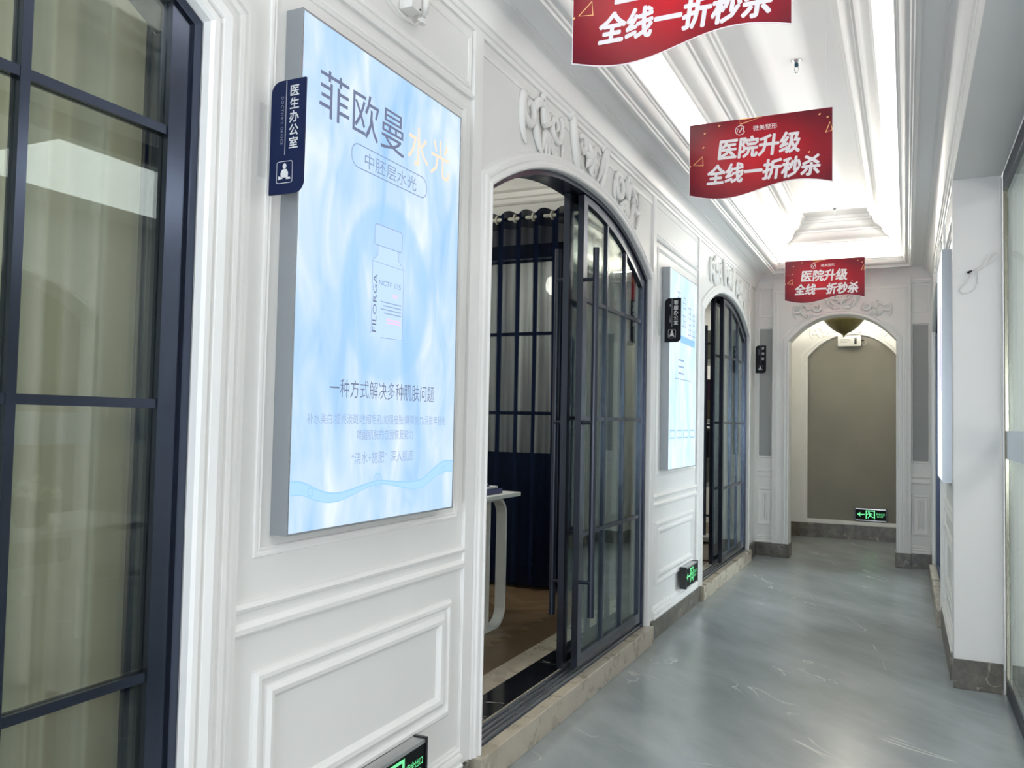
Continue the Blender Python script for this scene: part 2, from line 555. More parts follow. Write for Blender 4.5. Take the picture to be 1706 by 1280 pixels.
# ------------------------------------------------------------------ structure: floors, walls, ceiling
struct(MB().box((-0.02, -3.2, -0.1), (2.115, 12.4, 0)).build('floor', M_FLOOR))
fl = struct(MB().box((2.115, -3.2, -0.1), (6.1, 12.4, -0.0005)).build('floor', M_FLOOR))

wl = MB()
arched_wall(wl, FL, -3.0, 10.15, 0, 3.75, [ARCH1, ARCH2, ARCH3], FIELD, -0.19)
WL = struct(wl.build('wall_left', M_WALL))
wr = MB()
arched_wall(wr, FR, 5.74, 10.15, 0, 3.75, [ARCH3], FIELD, -0.19)
WR = struct(wr.build('wall_right', M_WALL))
# square end pier of the right wall, flush with it, and the beam over the glass screen
PIER = struct(MB().box((1.85, 5.6, 0), (2.106, 5.742, 3.30)).build('wall_pier', M_WALL, bevel=0.003))
struct(MB().box((1.85, -3.0, 2.996), (2.106, 5.599, 3.45)).build('wall_beam', M_WALL, bevel=0.003))

we = MB()
arched_wall(we, FE, 0.19, 1.645, 0, 3.62, [ARCHE], 0.05, -0.20)
we.box((-0.19, 10.151, 0), (0.19, 10.35, 3.62))
we.box((1.645, 10.151, 0), (2.04, 10.35, 3.62))
WE = struct(we.build('wall_end', M_WALL))
wb = MB()
arched_wall(wb, FB, -0.19, 2.04, 0, 3.2, [(0.36, 1.485, 2.47, 0.30)], 0.0, -0.05)
WB = struct(wb.build('wall_back', M_WALL))
MB().box((-0.19, 12.3, 0), (2.04, 12.45, 3.2)).build('niche_panel', M_TAUPE, WB)
struct(MB().box((-0.19, 10.35, 0), (0.02, 12.25, 3.2)).build('wall_vestibule_left', M_WALL))
struct(MB().box((1.84, 10.35, 0), (2.04, 12.25, 3.2)).build('wall_vestibule_right', M_WALL))
struct(MB().box((-0.19, 10.35, 3.05), (2.04, 12.3, 3.2)).build('ceiling_vestibule', M_CEIL))
struct(MB().box((-0.19, -3.2, 0), (0.2, -3.0, 3.7)).build('wall_rear', M_WALL))

# corridor ceiling: soffit ring, cove trough, recess, raised flat centre
Y0, Y1 = -2.6, 9.86
def rect(x0, y0, x1, y1): return [(x0, y0), (x1, y0), (x1, y1), (x0, y1)]      # counter-clockwise: left is inside
cl = MB()
def ring(mb, o, i, z):
    a, b = rect(*o), rect(*i)
    mb.add([(x, y, z) for x, y in a] + [(x, y, z) for x, y in b], [(k, (k + 1) % 4, 4 + (k + 1) % 4, 4 + k) for k in range(4)])
ring(cl, (-0.02, -3.0, 1.87, 10.15), (0.215, Y0, 1.65, Y1), 3.26)
ring(cl, (0.10, Y0 - .12, 1.76, Y1 + .10), (0.31, Y0 + .1, 1.555, Y1 - .1), 3.345)
cl.add([(x, y, z) for z in (3.345, 3.53) for x, y in rect(0.10, Y0 - .12, 1.76, Y1 + .10)], [(k, (k + 1) % 4, 4 + (k + 1) % 4, 4 + k) for k in range(4)])
ring(cl, (0.10, Y0 - .12, 1.76, Y1 + .10), (0.40, Y0 + .2, 1.455, Y1 - .24), 3.53)
IN = (0.40, Y0 + .2, 1.455, Y1 - .24)
ring(cl, (0.60, Y0 + .4, 1.25, Y1 - .44), (0.9, 1, 0.95, 2), 3.75)
cl.add([(0.9, 1, 3.75), (0.95, 1, 3.75), (0.95, 2, 3.75), (0.9, 2, 3.75)], [(0, 1, 2, 3)])
struct(cl.build('ceiling', M_CEIL))
struct(MB().box((-0.19, -3.0, 3.77), (2.1, 10.2, 3.85)).build('ceiling_slab', M_CEIL))

# lip moulding round the cove
t = MB().sweep(rect(0.215, Y0, 1.65, Y1),
               [(-0.012, 3.262), (-0.012, 3.246), (0.004, 3.240), (0.014, 3.243), (0.018, 3.256), (0.028, 3.258), (0.034, 3.268), (0.050, 3.272), (0.066, 3.285),
                (0.076, 3.303), (0.080, 3.318), (0.086, 3.320), (0.088, 3.333), (0.098, 3.336), (0.100, 3.346), (0.080, 3.3455)], FZ, True)
o = struct(t.build('trim_cove_lip', M_TRIM)); smooth_by_angle(o, 0.5)
# stepped crown that climbs to the raised centre
t = MB().sweep(rect(*IN),
               [(-0.012, 3.531), (-0.012, 3.505), (0.004, 3.500), (0.014, 3.507), (0.018, 3.530), (0.030, 3.536), (0.055, 3.548), (0.078, 3.572), (0.090, 3.600),
                (0.094, 3.606), (0.108, 3.608), (0.112, 3.626), (0.128, 3.630), (0.150, 3.640), (0.168, 3.662), (0.176, 3.690), (0.182, 3.694), (0.194, 3.696),
                (0.198, 3.716), (0.212, 3.720), (0.214, 3.751)], FZ, True)
o = struct(t.build('trim_inner_crown', M_TRIM)); smooth_by_angle(o, 0.5)
# crown between wall and soffit
t = MB().sweep(rect(-0.02, -3.0, 1.87, 10.15),
               [(0, 3.105), (0.012, 3.108), (0.016, 3.125), (0.024, 3.130), (0.026, 3.150), (0.036, 3.156), (0.042, 3.176), (0.058, 3.205), (0.082, 3.232),
                (0.100, 3.240), (0.104, 3.252), (0.116, 3.255), (0.117, 3.261)], FZ, True)
o = struct(t.build('trim_crown', M_TRIM)); smooth_by_angle(o, 0.5)

# ------------------------------------------------------------------ wall mouldings (children of their walls)
CAS = [(0.0, -0.022), (0.0, 0.006), (0.006, 0.014), (0.016, 0.016), (0.022, 0.008), (0.032, 0.006), (0.042, 0.012), (0.054, 0.010), (0.060, 0.002), (0.072, 0.000), (0.080, -0.010), (0.084, -0.0205)]
CAS1 = [(0.0, -0.022), (0.0, 0.004), (0.008, 0.012), (0.022, 0.014), (0.028, 0.006), (0.034, 0.004), (0.040, 0.012), (0.062, 0.018), (0.082, 0.014), (0.088, 0.004), (0.094, 0.002),
        (0.100, 0.010), (0.116, 0.010), (0.120, 0.000), (0.128, -0.002), (0.134, 0.005), (0.146, 0.003), (0.150, -0.003), (0.168, -0.003), (0.169, -0.0205)]
def casing(F, arch, wall, zb, prof=CAS):
    p = arch_path(*arch[:2], zb, *arch[2:])
    if F is FL or F is FE or F is FB or F is FR:
        pass
    o = MB().sweep(p, prof, F).build('arch_casing', M_TRIM, wall)
    smooth_by_angle(o, 0.45)
    return o
casing(FL, ARCH1, WL, 0.125, CAS1)
casing(FL, ARCH2, WL, 0.125)
casing(FL, ARCH3, WL, 0.125)
casing(FR, ARCH3, WR, 0.125)
def FE2(a, b, h): return (a, 10.10 - h, b)
CASE = [(0.0, -0.01), (0.0, 0.010), (0.006, 0.018), (0.016, 0.020), (0.022, 0.010), (0.034, 0.008), (0.044, 0.015), (0.058, 0.012), (0.064, 0.004), (0.085, 0.002), (0.09, -0.0005)]
casing(FE2, ARCHE, WE, 0.155, CASE)
casing(FB, (0.36, 1.485, 2.47, 0.30), WB, 0.19, CASE)

BEAD = [(-0.012, -0.0005), (-0.010, 0.005), (-0.002, 0.007), (0.004, 0.004), (0.010, 0.006), (0.014, 0.004), (0.016, -0.0005)]
PANEL = [(0, -0.0005), (0.002, 0.010), (0.012, 0.017), (0.024, 0.017), (0.030, 0.010), (0.036, 0.007), (0.048, 0.006), (0.052, 0.012), (0.066, 0.019), (0.080, 0.016), (0.088, 0.006), (0.092, 0.004), (0.096, -0.0005)]
def flip(F): return lambda a, b, h: F(a, b, h + FIELD)
def closed_frame(F, wall, a0, b0, a1, b1, prof, name='panel_moulding'):
    o = MB().sweep(rect(a0, b0, a1, b1), prof, flip(F), True).build(name, M_TRIM, wall)
    smooth_by_angle(o, 0.45)
    return o
RAIL = [(0, -0.0005), (0.001, 0.010), (0.010, 0.017), (0.024, 0.018), (0.032, 0.011), (0.038, 0.006), (0.052, 0.005), (0.064, 0.009), (0.068, 0.015), (0.078, 0.019), (0.086, 0.015), (0.090, 0.010), (0.092, -0.0005)]
BASER = [(0, -0.0005), (0, 0.030), (0.012, 0.032), (0.018, 0.024), (0.034, 0.022), (0.040, 0.030), (0.050, 0.026), (0.056, 0.014), (0.066, 0.018), (0.072, 0.010), (0.080, 0.008), (0.082, -0.0005)]
def rail(F, wall, a0, a1, z, prof, name, m=None):
    o = MB().sweep([(a0, z), (a1, z)], prof, flip(F) if m is None else m).build(name, M_TRIM, wall)
    smooth_by_angle(o, 0.45)
    return o
def bay(F, wall, a0, a1, zbase):
    """one panelled bay between two door casings"""
    rail(F, wall, a0, a1, 0.905, RAIL, 'chair_rail')
    rail(F, wall, a0, a1, zbase, BASER, 'base_rail')
    closed_frame(F, wall, a0 + 0.085, 0.352, a1 - 0.085, 0.800, PANEL)
    closed_frame(F, wall, a0 + 0.085, 1.122, a1 - 0.055, 2.765, BEAD)
    rail(F, wall, a0, a1, 2.815, [(0, -0.0005), (0.001, 0.014), (0.012, 0.018), (0.018, 0.012), (0.022, 0.006), (0.034, 0.003), (0.036, -0.0005)], 'picture_rail')
    closed_frame(F, wall, a0 + 0.02, 2.87, a1 - 0.02, 3.075, BEAD)
bay(FL, WL, 1.718, 2.985, 0.125)
bay(FL, WL, 5.77, 7.12, 0.13)
bay(FR, WR, 5.77, 7.12, 0.16)
def door_head(F, wall, s, e):
    mb = MB()
    mb.sweep([(e + 0.083, 3.052), (s - 0.083, 3.052)], [(-u, h) for u, h in BEAD], flip(F), False)
    o = mb.build('spandrel_moulding', M_TRIM, wall)
    smooth_by_angle(o, 0.45)
    for p, q in ((s - 0.160, s - 0.0835), (e + 0.0835, e + 0.160)):
        MB().prism([(p, 0.13), (q, 0.13), (q, 3.108), (p, 3.108)], F, FIELD - .001, -0.004).build('stile', M_TRIM, wall, bevel=0.003)
door_head(FL, WL, *ARCH2[:2])
door_head(FL, WL, *ARCH3[:2])
door_head(FR, WR, *ARCH3[:2])

# end wall: narrow panelled strips with grey fabric, pier frame and mouldings
for x0, x1 in ((0.018, 0.188), (1.648, 1.83)):
    fe = lambda a, b, h: (a, 10.151 - h, b)
    MB().box((x0 + .012, 10.146, 1.155), (x1 - .004, 10.152, 2.64)).build('fabric_panel', M_GREYF, WE)
    mb = MB().sweep(rect(x0, 1.13, x1, 2.665), [(0, 0), (0.001, 0.010), (0.008, 0.013), (0.014, 0.008), (0.016, 0)], fe, True)
    mb.build('panel_moulding', M_TRIM, WE)
    MB().sweep([(x0, 0.905), (x1, 0.905)], RAIL, fe).build('chair_rail', M_TRIM, WE)
    MB().sweep([(x0, 0.155), (x1, 0.155)], BASER, fe).build('base_rail', M_TRIM, WE)
    MB().sweep(rect(x0, 0.352, x1, 0.79), [(0, 0), (0.002, 0.012), (0.02, 0.017), (0.03, 0.007), (0.06, 0.006), (0.065, 0.016), (0.08, 0.012), (0.085, 0)], fe, True).build('panel_moulding', M_TRIM, WE)
    MB().sweep(rect(x0 + .01, 2.79, x1 - .005, 3.085), BEAD, fe, True).build('panel_moulding', M_TRIM, WE)
mb = MB().sweep([(1.60, 0.2), (1.60, 3.06), (0.235, 3.06), (0.235, 0.2)], [(-u, h) for u, h in BEAD], FE2, False)
smooth_by_angle(mb.build('spandrel_moulding', M_TRIM, WE), 0.45)
MB().box((0.36, 12.235, 0.19), (1.485, 12.302, 0.245)).build('niche_sill', M_TRIM, WB, bevel=0.006)

# marble baseboards
def baseb(name, a, b): return struct(MB().box(a, b).build(name, M_BASE, bevel=0.002))
baseb('baseboard_left', (-0.02, 1.56, 0), (0.012, 3.05, 0.122))
baseb('baseboard_left', (-0.02, 5.70, 0), (0.012, 7.20, 0.128))
baseb('baseboard_left', (-0.02, 9.70, 0), (0.012, 10.12, 0.155))
baseb('baseboard_right', (1.836, 5.75, 0), (1.87, 7.20, 0.160))
baseb('baseboard_right', (1.836, 9.70, 0), (1.87, 10.12, 0.155))
baseb('baseboard_pier', (1.846, 5.586, 0), (2.10, 5.60, 0.168))
baseb('baseboard_end', (0.012, 10.125, 0), (0.19, 10.151, 0.155))
baseb('baseboard_end', (0.19, 10.075, 0), (0.372, 10.10, 0.155))
baseb('baseboard_end', (1.497, 10.075, 0), (1.645, 10.10, 0.155))
baseb('baseboard_end', (1.645, 10.125, 0), (1.836, 10.151, 0.155))
baseb('baseboard_end', (0.372, 10.075, 0), (0.384, 10.35, 0.155))
baseb('baseboard_end', (1.485, 10.075, 0), (1.497, 10.35, 0.155))
baseb('baseboard_back', (0.02, 12.225, 0), (1.84, 12.25, 0.19))
struct(MB().box((2.098, 5.588, 0), (2.108, 5.60, 2.98)).build('trim_pier_edge', M_TRIM))

# ------------------------------------------------------------------ carved plaster ornaments over the arches
def spiral(c, r0, r1, a0, turns, n=26):
    return [(c[0] + (r0 + (r1 - r0) * i / n) * math.cos(a0 + turns * 2 * PI * i / n), c[1] + (r0 + (r1 - r0) * i / n) * math.sin(a0 + turns * 2 * PI * i / n)) for i in range(n + 1)]
def relief(F, segs, wall):
    mb = MB()
    ax = Vector(F(0, 0, 1)) - Vector(F(0, 0, 0))
    for pts, r0, r1, lift in segs:
        n = len(pts)
        rs = []
        for i in range(n):
            tt = i / (n - 1)
            rs.append(max(0.003, 1.15 * (r0 + (r1 - r0) * tt) * (0.35 + 0.65 * math.sin(PI * min(0.92, tt * 0.8 + 0.15)))))
        mb.tube([F(a, b, lift) for a, b in pts], rs, 8, flat=(ax, 0.75))
    o = mb.build('plaster_ornament', M_PLASTER, wall, smooth=True)
    return o
def bez(p0, p1, p2, p3, n=12):
    out = []
    for i in range(n + 1):
        t = i / n
        out.append(tuple(((1 - t) ** 3) * p0[k] + 3 * t * (1 - t) ** 2 * p1[k] + 3 * t * t * (1 - t) * p2[k] + t ** 3 * p3[k] for k in (0, 1)))
    return out
def side_group(cx, cz, s, m):
    """acanthus scroll group; m = +1 opens to the right, -1 mirrored"""
    Q = lambda a, b: (cx + m * s * a, cz + s * b)
    S_ = []
    def addp(pts, r0, r1, lift=0.01): S_.append(([Q(*p) for p in pts], r0 * s, r1 * s, lift))
    addp(spiral((-0.72, 0.05), 0.34, 0.06, 2.2, 1.35), 0.11, 0.05, 0.012)           # big outer volute
    addp(bez((-0.98, 0.35), (-1.12, -0.1), (-1.05, -0.5), (-0.80, -0.62)), 0.10, 0.06)
    addp(bez((-0.55, 0.10), (-0.35, 0.45), (-0.15, 0.45), (-0.02, 0.18)), 0.10, 0.08, 0.016)
    addp(bez((-0.50, -0.05), (-0.35, -0.40), (-0.20, -0.55), (-0.02, -0.62)), 0.10, 0.05, 0.014)
    for k in range(5):                                                          # leaf fan
        a = 0.35 + k * 0.42
        addp(bez((-0.05, -0.02), (0.12 * math.cos(a), 0.18 * math.sin(a)), (0.30 * math.cos(a), 0.36 * math.sin(a)), (0.42 * math.cos(a), 0.50 * math.sin(a))), 0.09, 0.05, 0.016)
    addp(spiral((0.62, 0.15), 0.36, 0.05, 0.9, -1.4), 0.10, 0.05, 0.012)             # inner volute
    for k in range(5):                                                          # hanging leaves
        a = -0.35 - k * 0.40
        addp(bez((0.08, -0.12), (0.2 * math.cos(a), 0.2 * math.sin(a) - .1), (0.42 * math.cos(a) + .08, 0.38 * math.sin(a) - .12), (0.62 * math.cos(a) + .08, 0.50 * math.sin(a) - .16)), 0.09, 0.04, 0.014)
    addp(bez((0.30, -0.20), (0.55, -0.45), (0.80, -0.55), (1.0, -0.35)), 0.09, 0.03)
    addp(bez((0.9, 0.30), (1.05, 0.1), (1.08, -0.15), (0.98, -0.36)), 0.07, 0.04)
    addp([(-0.10, 0.46), (-0.08, 0.55), (-0.05, 0.60)], 0.08, 0.07, 0.014)
    return S_
def centre_group(cx, cz, s):
    Q = lambda a, b: (cx + s * a, cz + s * b)
    S_ = []
    def addp(pts, r0, r1, lift=0.01): S_.append(([Q(*p) for p in pts], r0 * s, r1 * s, lift))
    for m in (-1, 1):
        addp([(m * p[0], p[1]) for p in bez((1.05, 0.50), (0.95, 0.0), (0.80, -0.45), (0.55, -0.60))], 0.12, 0.06, 0.014)
        addp([(m * p[0], p[1]) for p in bez((0.98, 0.45), (0.80, 0.05), (0.68, -0.25), (0.45, -0.40))], 0.08, 0.05, 0.012)
        addp([(m * p[0], p[1]) for p in bez((1.20, 0.42), (1.05, 0.60), (0.85, 0.55), (0.80, 0.35))], 0.09, 0.06, 0.012)
        addp([(m * p[0], p[1]) for p in bez((0.55, -0.60), (0.35, -0.66), (0.2, -0.5), (0.06, -0.62))], 0.10, 0.05)
        addp([(m * p[0], p[1]) for p in spiral((0.42, 0.1), 0.22, 0.04, 0.4, 1.2, 18)], 0.08, 0.05)
    for k in range(7):
        a = -PI / 2 + (k - 3) * 0.85
        addp(bez((0, -0.05), (0.12 * math.cos(a), 0.12 * math.sin(a) - .05), (0.24 * math.cos(a), 0.24 * math.sin(a) - .05), (0.34 * math.cos(a), 0.36 * math.sin(a) - .05), 8), 0.11, 0.06, 0.02)
    return S_
def over_arch(F, wall, s, e, zc):
    c = (s + e) / 2
    k = (e - s) / 2.465
    relief(F, side_group(c - 0.66 * k, zc + 0.02, 0.245 * k, 1), wall)
    relief(F, centre_group(c, zc + 0.06, 0.27 * k), wall)
    relief(F, side_group(c + 0.70 * k, zc + 0.00, 0.245 * k, -1), wall)
FLf, FRf = flip(FL), flip(FR)
over_arch(FLf, WL, *ARCH2[:2], 2.935)
over_arch(FLf, WL, *ARCH3[:2], 2.925)
over_arch(FRf, WR, *ARCH3[:2], 2.925)
relief(FE2, side_group(0.575, 2.84, 0.15, 1), WE)
relief(FE2, centre_group(0.935, 2.955, 0.17), WE)
relief(FE2, side_group(1.295, 2.84, 0.15, -1), WE)
relief(FB, side_group(0.55, 2.82, 0.15, 1), WB)
relief(FB, side_group(1.30, 2.82, 0.15, -1), WB)

# ------------------------------------------------------------------ doors
BARS = (0.875, 1.525, 2.195)
def leaf(door, F, a0, a1, arch, h, handle_at=None, handle_h=1, lift=0.0):
    """one glazed sliding leaf: stiles, rails, glazing bars, panes, pull handle; its top follows the arch"""
    s, e, zs, rise = arch
    top = lambda a: arch_z(a, s, e, zs + lift, rise)
    L = empty('sliding_leaf', F(a0, 0.16, h), door)
    th = 0.036
    sw, zb, zr = 0.062, 0.158, 0.225
    gt = lambda a: top(a) - 0.070 - 0.055 * abs((a - (s + e) / 2) / ((e - s) / 2))                       # underside of the arched top rail
    n = 6
    def strip(p, q, f0, f1):
        lo = [(p + (q - p) * i / n, f0(p + (q - p) * i / n)) for i in range(n + 1)]
        hi = [(p + (q - p) * i / n, f1(p + (q - p) * i / n)) for i in range(n, -1, -1)]
        return lo + hi
    k = lambda v: (lambda a: v)
    MB().prism(strip(a0, a0 + sw, k(zb), lambda a: top(a) - .03), F, h, h - th).build('stile', M_NAVY, L)
    MB().prism(strip(a1 - sw, a1, k(zb), lambda a: top(a) - .03), F, h, h - th).build('stile', M_NAVY, L)
    MB().prism([(a0 + sw, zb), (a1 - sw, zb), (a1 - sw, zr), (a0 + sw, zr)], F, h, h - th).build('bottom_rail', M_NAVY, L)
    n = 16
    mb = MB()
    for i in range(n):
        p = a0 + sw + (a1 - a0 - 2 * sw) * i / n
        q = a0 + sw + (a1 - a0 - 2 * sw) * (i + 1) / n
        mb.prism([(p, gt(p)), (q, gt(q)), (q, top(q) - .03), (p, top(p) - .03)], F, h, h - th)
    mb.build('top_rail', M_NAVY, L)
    cw = (a1 - a0 - 2 * sw) / 3
    xs = [a0 + sw + cw * i for i in range(4)]
    bw = 0.011
    n = 6
    for i in (1, 2):
        MB().prism(strip(xs[i] - bw, xs[i] + bw, k(zr), gt), F, h - .002, h - th + .002).build('glazing_bar', M_NAVY, L)
    for z in BARS:
        MB().prism([(a0 + sw, z - bw), (a1 - sw, z - bw), (a1 - sw, z + bw), (a0 + sw, z + bw)], F, h - .004, h - th + .004).build('cross_bar', M_NAVY, L)
    zz = (zr,) + BARS
    for i in range(3):
        for j in range(4):
            p, q = xs[i] + (bw if i else 0), xs[i + 1] - (bw if i < 2 else 0)
            b = zz[j] + (bw if j else 0)
            f1 = k(zz[j + 1] - bw) if j < 3 else gt
            if f1((p + q) / 2) - b > 0.03:
                f2 = (lambda f1, b: (lambda a: max(f1(a), b + 0.002)))(f1, b)
                MB().prism(strip(p, q, k(b), f2), F, h - th / 2 + .003, h - th / 2 - .003).build('pane', M_GLASS, L)
    if handle_at is not None:
        s_ = handle_h
        ho = h + 0.062 if s_ > 0 else h - th - 0.055
        hb = MB().tube([F(handle_at, 0.43, ho), F(handle_at, 2.48, ho)], 0.018, 12)
        for z in (0.62, 1.50, 2.30):
            hb.tube([F(handle_at - 0.012, z, h - (0 if s_ > 0 else th)), F(handle_at - 0.012, z, ho)], 0.011, 8)
        hb.build('pull_handle', M_NAVYM, L, smooth=False)
    return L

def door_frame(door, F, arch):
    s, e, zs, rise = arch
    p = arch_path(s, e, 0.126, zs, rise)
    prof = [(0, FIELD - .003), (-0.026, FIELD - .003), (-0.026, -0.16), (0, -0.16), (0, FIELD - .003)]
    MB().sweep(p, prof, F, False, False).build('door_frame', M_NAVY, door)

def sill(door, F, s, e, joint):
    for k, (p, q) in enumerate(((s - 0.055, joint), (joint + 0.0015, e + 0.04))):
        mb = MB()
        mb.prism([(p, 0), (q, 0), (q, 0.1245), (p, 0.1245)], F, 0.040, -0.205)
        o = mb.build('stone_slab', M_THRESH, door, bevel=0.004)
    for hh in (-0.035, -0.062, -0.092, -0.125):
        MB().prism([(s + .002, 0.124), (e - .002, 0.124), (e - .002, 0.134), (s + .002, 0.134)], F, hh, hh - 0.010).build('track_rail', M_ALU, door)
    MB().prism([(s + .002, 0.1240), (e - .002, 0.1240), (e - .002, 0.1265), (s + .002, 0.1265)], F, -0.022, -0.145).build('track_plate', M_NAVYM, door)

def make_door(num, F, arch, fronts, joint, lift=0.0):
    s, e = arch[:2]
    D = struct(empty('door_%d' % num, F((s + e) / 2, 0.0, -0.08)))
    sill(D, F, s, e, joint)
    door_frame(D, F, arch)
    for (a0, a1, h, ha, hs) in fronts:
        leaf(D, F, a0, a1, arch, h, ha, hs, lift)
    return D
make_door(1, FL, ARCH1, [(0.305, 1.524, -0.032, 0.36, 1), (-0.89, 0.325, -0.085, None, 1)], 0.4, 0.16)
make_door(2, FL, ARCH2, [(4.365, 5.583, -0.032, 4.40, 1), (4.31, 5.528, -0.096, 4.37, -1)], 3.92)
make_door(3, FL, ARCH3, [(8.33, 9.583, -0.032, None, 1), (8.20, 9.45, -0.096, 8.245, -1)], 8.1)
make_door(4, FR, ARCH3, [(7.31, 8.47, -0.032, None, 1), (8.42, 9.583, -0.085, None, 1)], 8.2)
# pull handle only on the outside of door 3's front leaf, seen as a bar on its stile

# ------------------------------------------------------------------ glass screen on the right with steel frame
GX = 2.128
W5 = struct(empty('window_1', (GX, 3.0, 0)))
ys = [5.565, 3.6, 1.6, -0.4, -2.4]
for i in range(4):
    MB().box((GX - .006, ys[i + 1] + .006, 0.09), (GX + .006, ys[i] - .006, 2.90)).build('pane', M_SCREEN, W5)
    MB().box((GX - .0075, ys[i + 1] + .02, 1.34), (GX - .0062, ys[i] - .012, 1.50)).build('frosted_strip', M_FROST, W5)
MB().box((GX - .017, 5.560, 0.0), (GX + .024, 5.598, 2.995)).build('steel_post', M_STEEL, W5, bevel=0.003)
MB().box((GX - .019, -3.0, 2.895), (GX + .024, 5.560, 2.995)).build('head_channel', M_NAVYM, W5, bevel=0.003)
MB().box((GX - .013, -3.0, 0.0), (GX + .030, 5.560, 0.075)).build('floor_channel', M_NAVYM, W5, bevel=0.002)
MB().box((GX - .005, -3.0, 0.075), (GX + .016, 5.560, 0.094)).build('glazing_bead', M_ALU, W5, bevel=0.003)

# ------------------------------------------------------------------ lobby beyond the screen (seen in reflections and through the glass)
wl2 = MB()
def FLo(a, b, h): return (5.0 - h, a, b)
arched_wall(wl2, FLo, 2.1, 6.1, 0, 3.34, [(3.2, 5.3, 2.35, 0.35)], 0, -0.25)
WLo = struct(wl2.build('wall_lobby', M_WALL))
MB().sweep(arch_path(3.2, 5.3, 0.0, 2.35, 0.35), CASE, FLo).build('arch_casing', M_TRIM, WLo)
MB().box((5.5, 2.6, 0), (5.55, 5.9, 3.34)).build('niche_panel', M_TAUPE, WLo)
struct(MB().box((2.16, 6.10, 0), (4.75, 6.20, 3.34)).build('wall_lobby_light_block', M_WALL))  # unseen wall added to keep the far lobby's brightness off the screen glass
struct(MB().box((6.0, -3.2, 0), (6.2, 12.4, 3.34)).build('wall_lobby_outer', M_WALL))
struct(MB().box((2.16, 12.3, 0), (6.2, 12.5, 3.34)).build('wall_lobby_end', M_WALL))
struct(MB().box((2.16, -3.4, 0), (6.2, -3.2, 3.34)).build('wall_lobby_rear', M_WALL))
struct(MB().box((2.106, -3.4, 3.30), (6.2, 12.5, 3.45)).build('ceiling_lobby', M_CEIL))

# ------------------------------------------------------------------ rooms behind the doors
def room(y0, y1, xb, top, floor_m, wall_m=M_WALL):
    struct(MB().box((xb, y0, -0.1), (-0.205, y1, 0.118)).build('floor', floor_m))
    struct(MB().box((xb - .1, y0 - .1, 0), (xb, y1 + .1, top)).build('wall_room_back', wall_m))
    struct(MB().box((xb - .1, y0 - .1, top), (-0.19, y1 + .1, top + .1)).build('ceiling_room', M_CEIL))
room(-1.6, 2.85, -3.2, 3.3, M_WOOD[2])
room(2.95, 8.60, -3.4, 3.62, M_WOOD[2])
room(8.70, 12.0, -3.2, 3.3, M_WOOD[2])
struct(MB().box((-3.4, 2.85, 0), (-0.19, 2.95, 3.7)).build('wall_room_side', M_WALL))
struct(MB().box((-3.4, -1.7, 0), (-0.19, -1.6, 3.4)).build('wall_room_side', M_WALL))
struct(MB().box((-3.4, 12.0, 0), (-0.19, 12.1, 3.4)).build('wall_room_side', M_WALL))
struct(MB().box((-3.4, 8.6, 0), (-1.1, 8.7, 3.7)).build('wall_room_side', M_WALL))

# wood floor of the middle room: herringbone planks, then beige, black and beige marble strips
RF = bpy.data.objects['floor']
planks = struct(empty('floor_planks', (-1.2, 4.8, 0.118)))
pl_me = []
for m in M_WOOD:
    mb = MB().box((-0.224, -0.0435, 0), (0.224, 0.0435, 0.004))
    o = mb.build('plank', m, None)
    pl_me.append(o.data)
    bpy.data.objects.remove(o)
Lp, Wp = 0.45, 0.09
cnt = 0
c45 = math.sqrt(0.5)
cands = []
for i in range(-40, 41):
    for j in range(-12, 13):
        for kind in (0, 1):
            u = i * Wp + j * 2 * Lp * 0 + (0 if kind == 0 else 0)
            # herringbone in the (u, v) grid: pairs of perpendicular planks stepping diagonally
            bu, bv = i * Wp + j * Lp, i * Wp - j * Lp
            if kind == 0:
                cu, cv, rot = bu + Lp / 2, bv + Wp / 2, 0
            else:
                cu, cv, rot = bu + Wp / 2 + 0, bv + Wp + Lp / 2, PI / 2
            x, y = c45 * (cu - cv), c45 * (cu + cv)
            cands.append((x - 1.0, y + 4.6, rot + PI / 4))
for (x, y, r) in cands:
    if -1.9 < x < -0.58 and 3.55 < y < 6.25 and cnt < 300:
        o = bpy.data.objects.new('plank', random.choice(pl_me))
        COL.objects.link(o)
        o.location = (x, y, 0.118 + random.uniform(-0.0004, 0.0004))
        o.rotation_euler = (0, 0, r)
        put(o, planks)
        cnt += 1
D2F = bpy.data.objects['floor_planks']
MB().box((-0.470, 2.96, 0.117), (-0.325, 6.4, 0.1235)).build('marble_strip', M_THRESH, D2F)
MB().box((-0.325, 2.96, 0.117), (-0.206, 6.4, 0.1232)).build('marble_strip', M_BLACKM, D2F)
MB().box((-0.206, 2.96, 0.117), (-0.155, 6.4, 0.1254)).build('marble_strip', M_BLACKM, D2F)

# glazed partition at the side of the middle room, with solid dark lower panels
PT = struct(empty('window_2', (-1.9, 6.52, 0.12)))
xs = [-3.3, -2.16, -1.02]
MB().box((-3.38, 6.50, 2.90), (-0.99, 6.56, 3.02)).build('head_rail', M_NAVYM, PT)
MB().box((-3.38, 6.50, 0.12), (-0.99, 6.56, 0.30)).build('bottom_rail', M_NAVYM, PT)
for z in (1.22, 1.57, 2.25):
    MB().box((-3.38, 6.512, z - .014), (-1.02, 6.548, z + .014)).build('cross_bar', M_NAVYM, PT)
for x in xs:
    MB().box((x - .03, 6.50, 0.30), (x + .03, 6.56, 2.90)).build('post', M_NAVYM, PT)
for i in range(2):
    MB().box((xs[i] + .03, 6.522, 0.30), (xs[i + 1] - .03, 6.538, 1.206)).build('lower_panel', M_NAVYM, PT)
    for z0, z1 in ((1.234, 1.556), (1.584, 2.236), (2.264, 2.90)):
        MB().box((xs[i] + .03, 6.527, z0), (xs[i + 1] - .03, 6.533, z1)).build('pane', M_GLASS, PT)
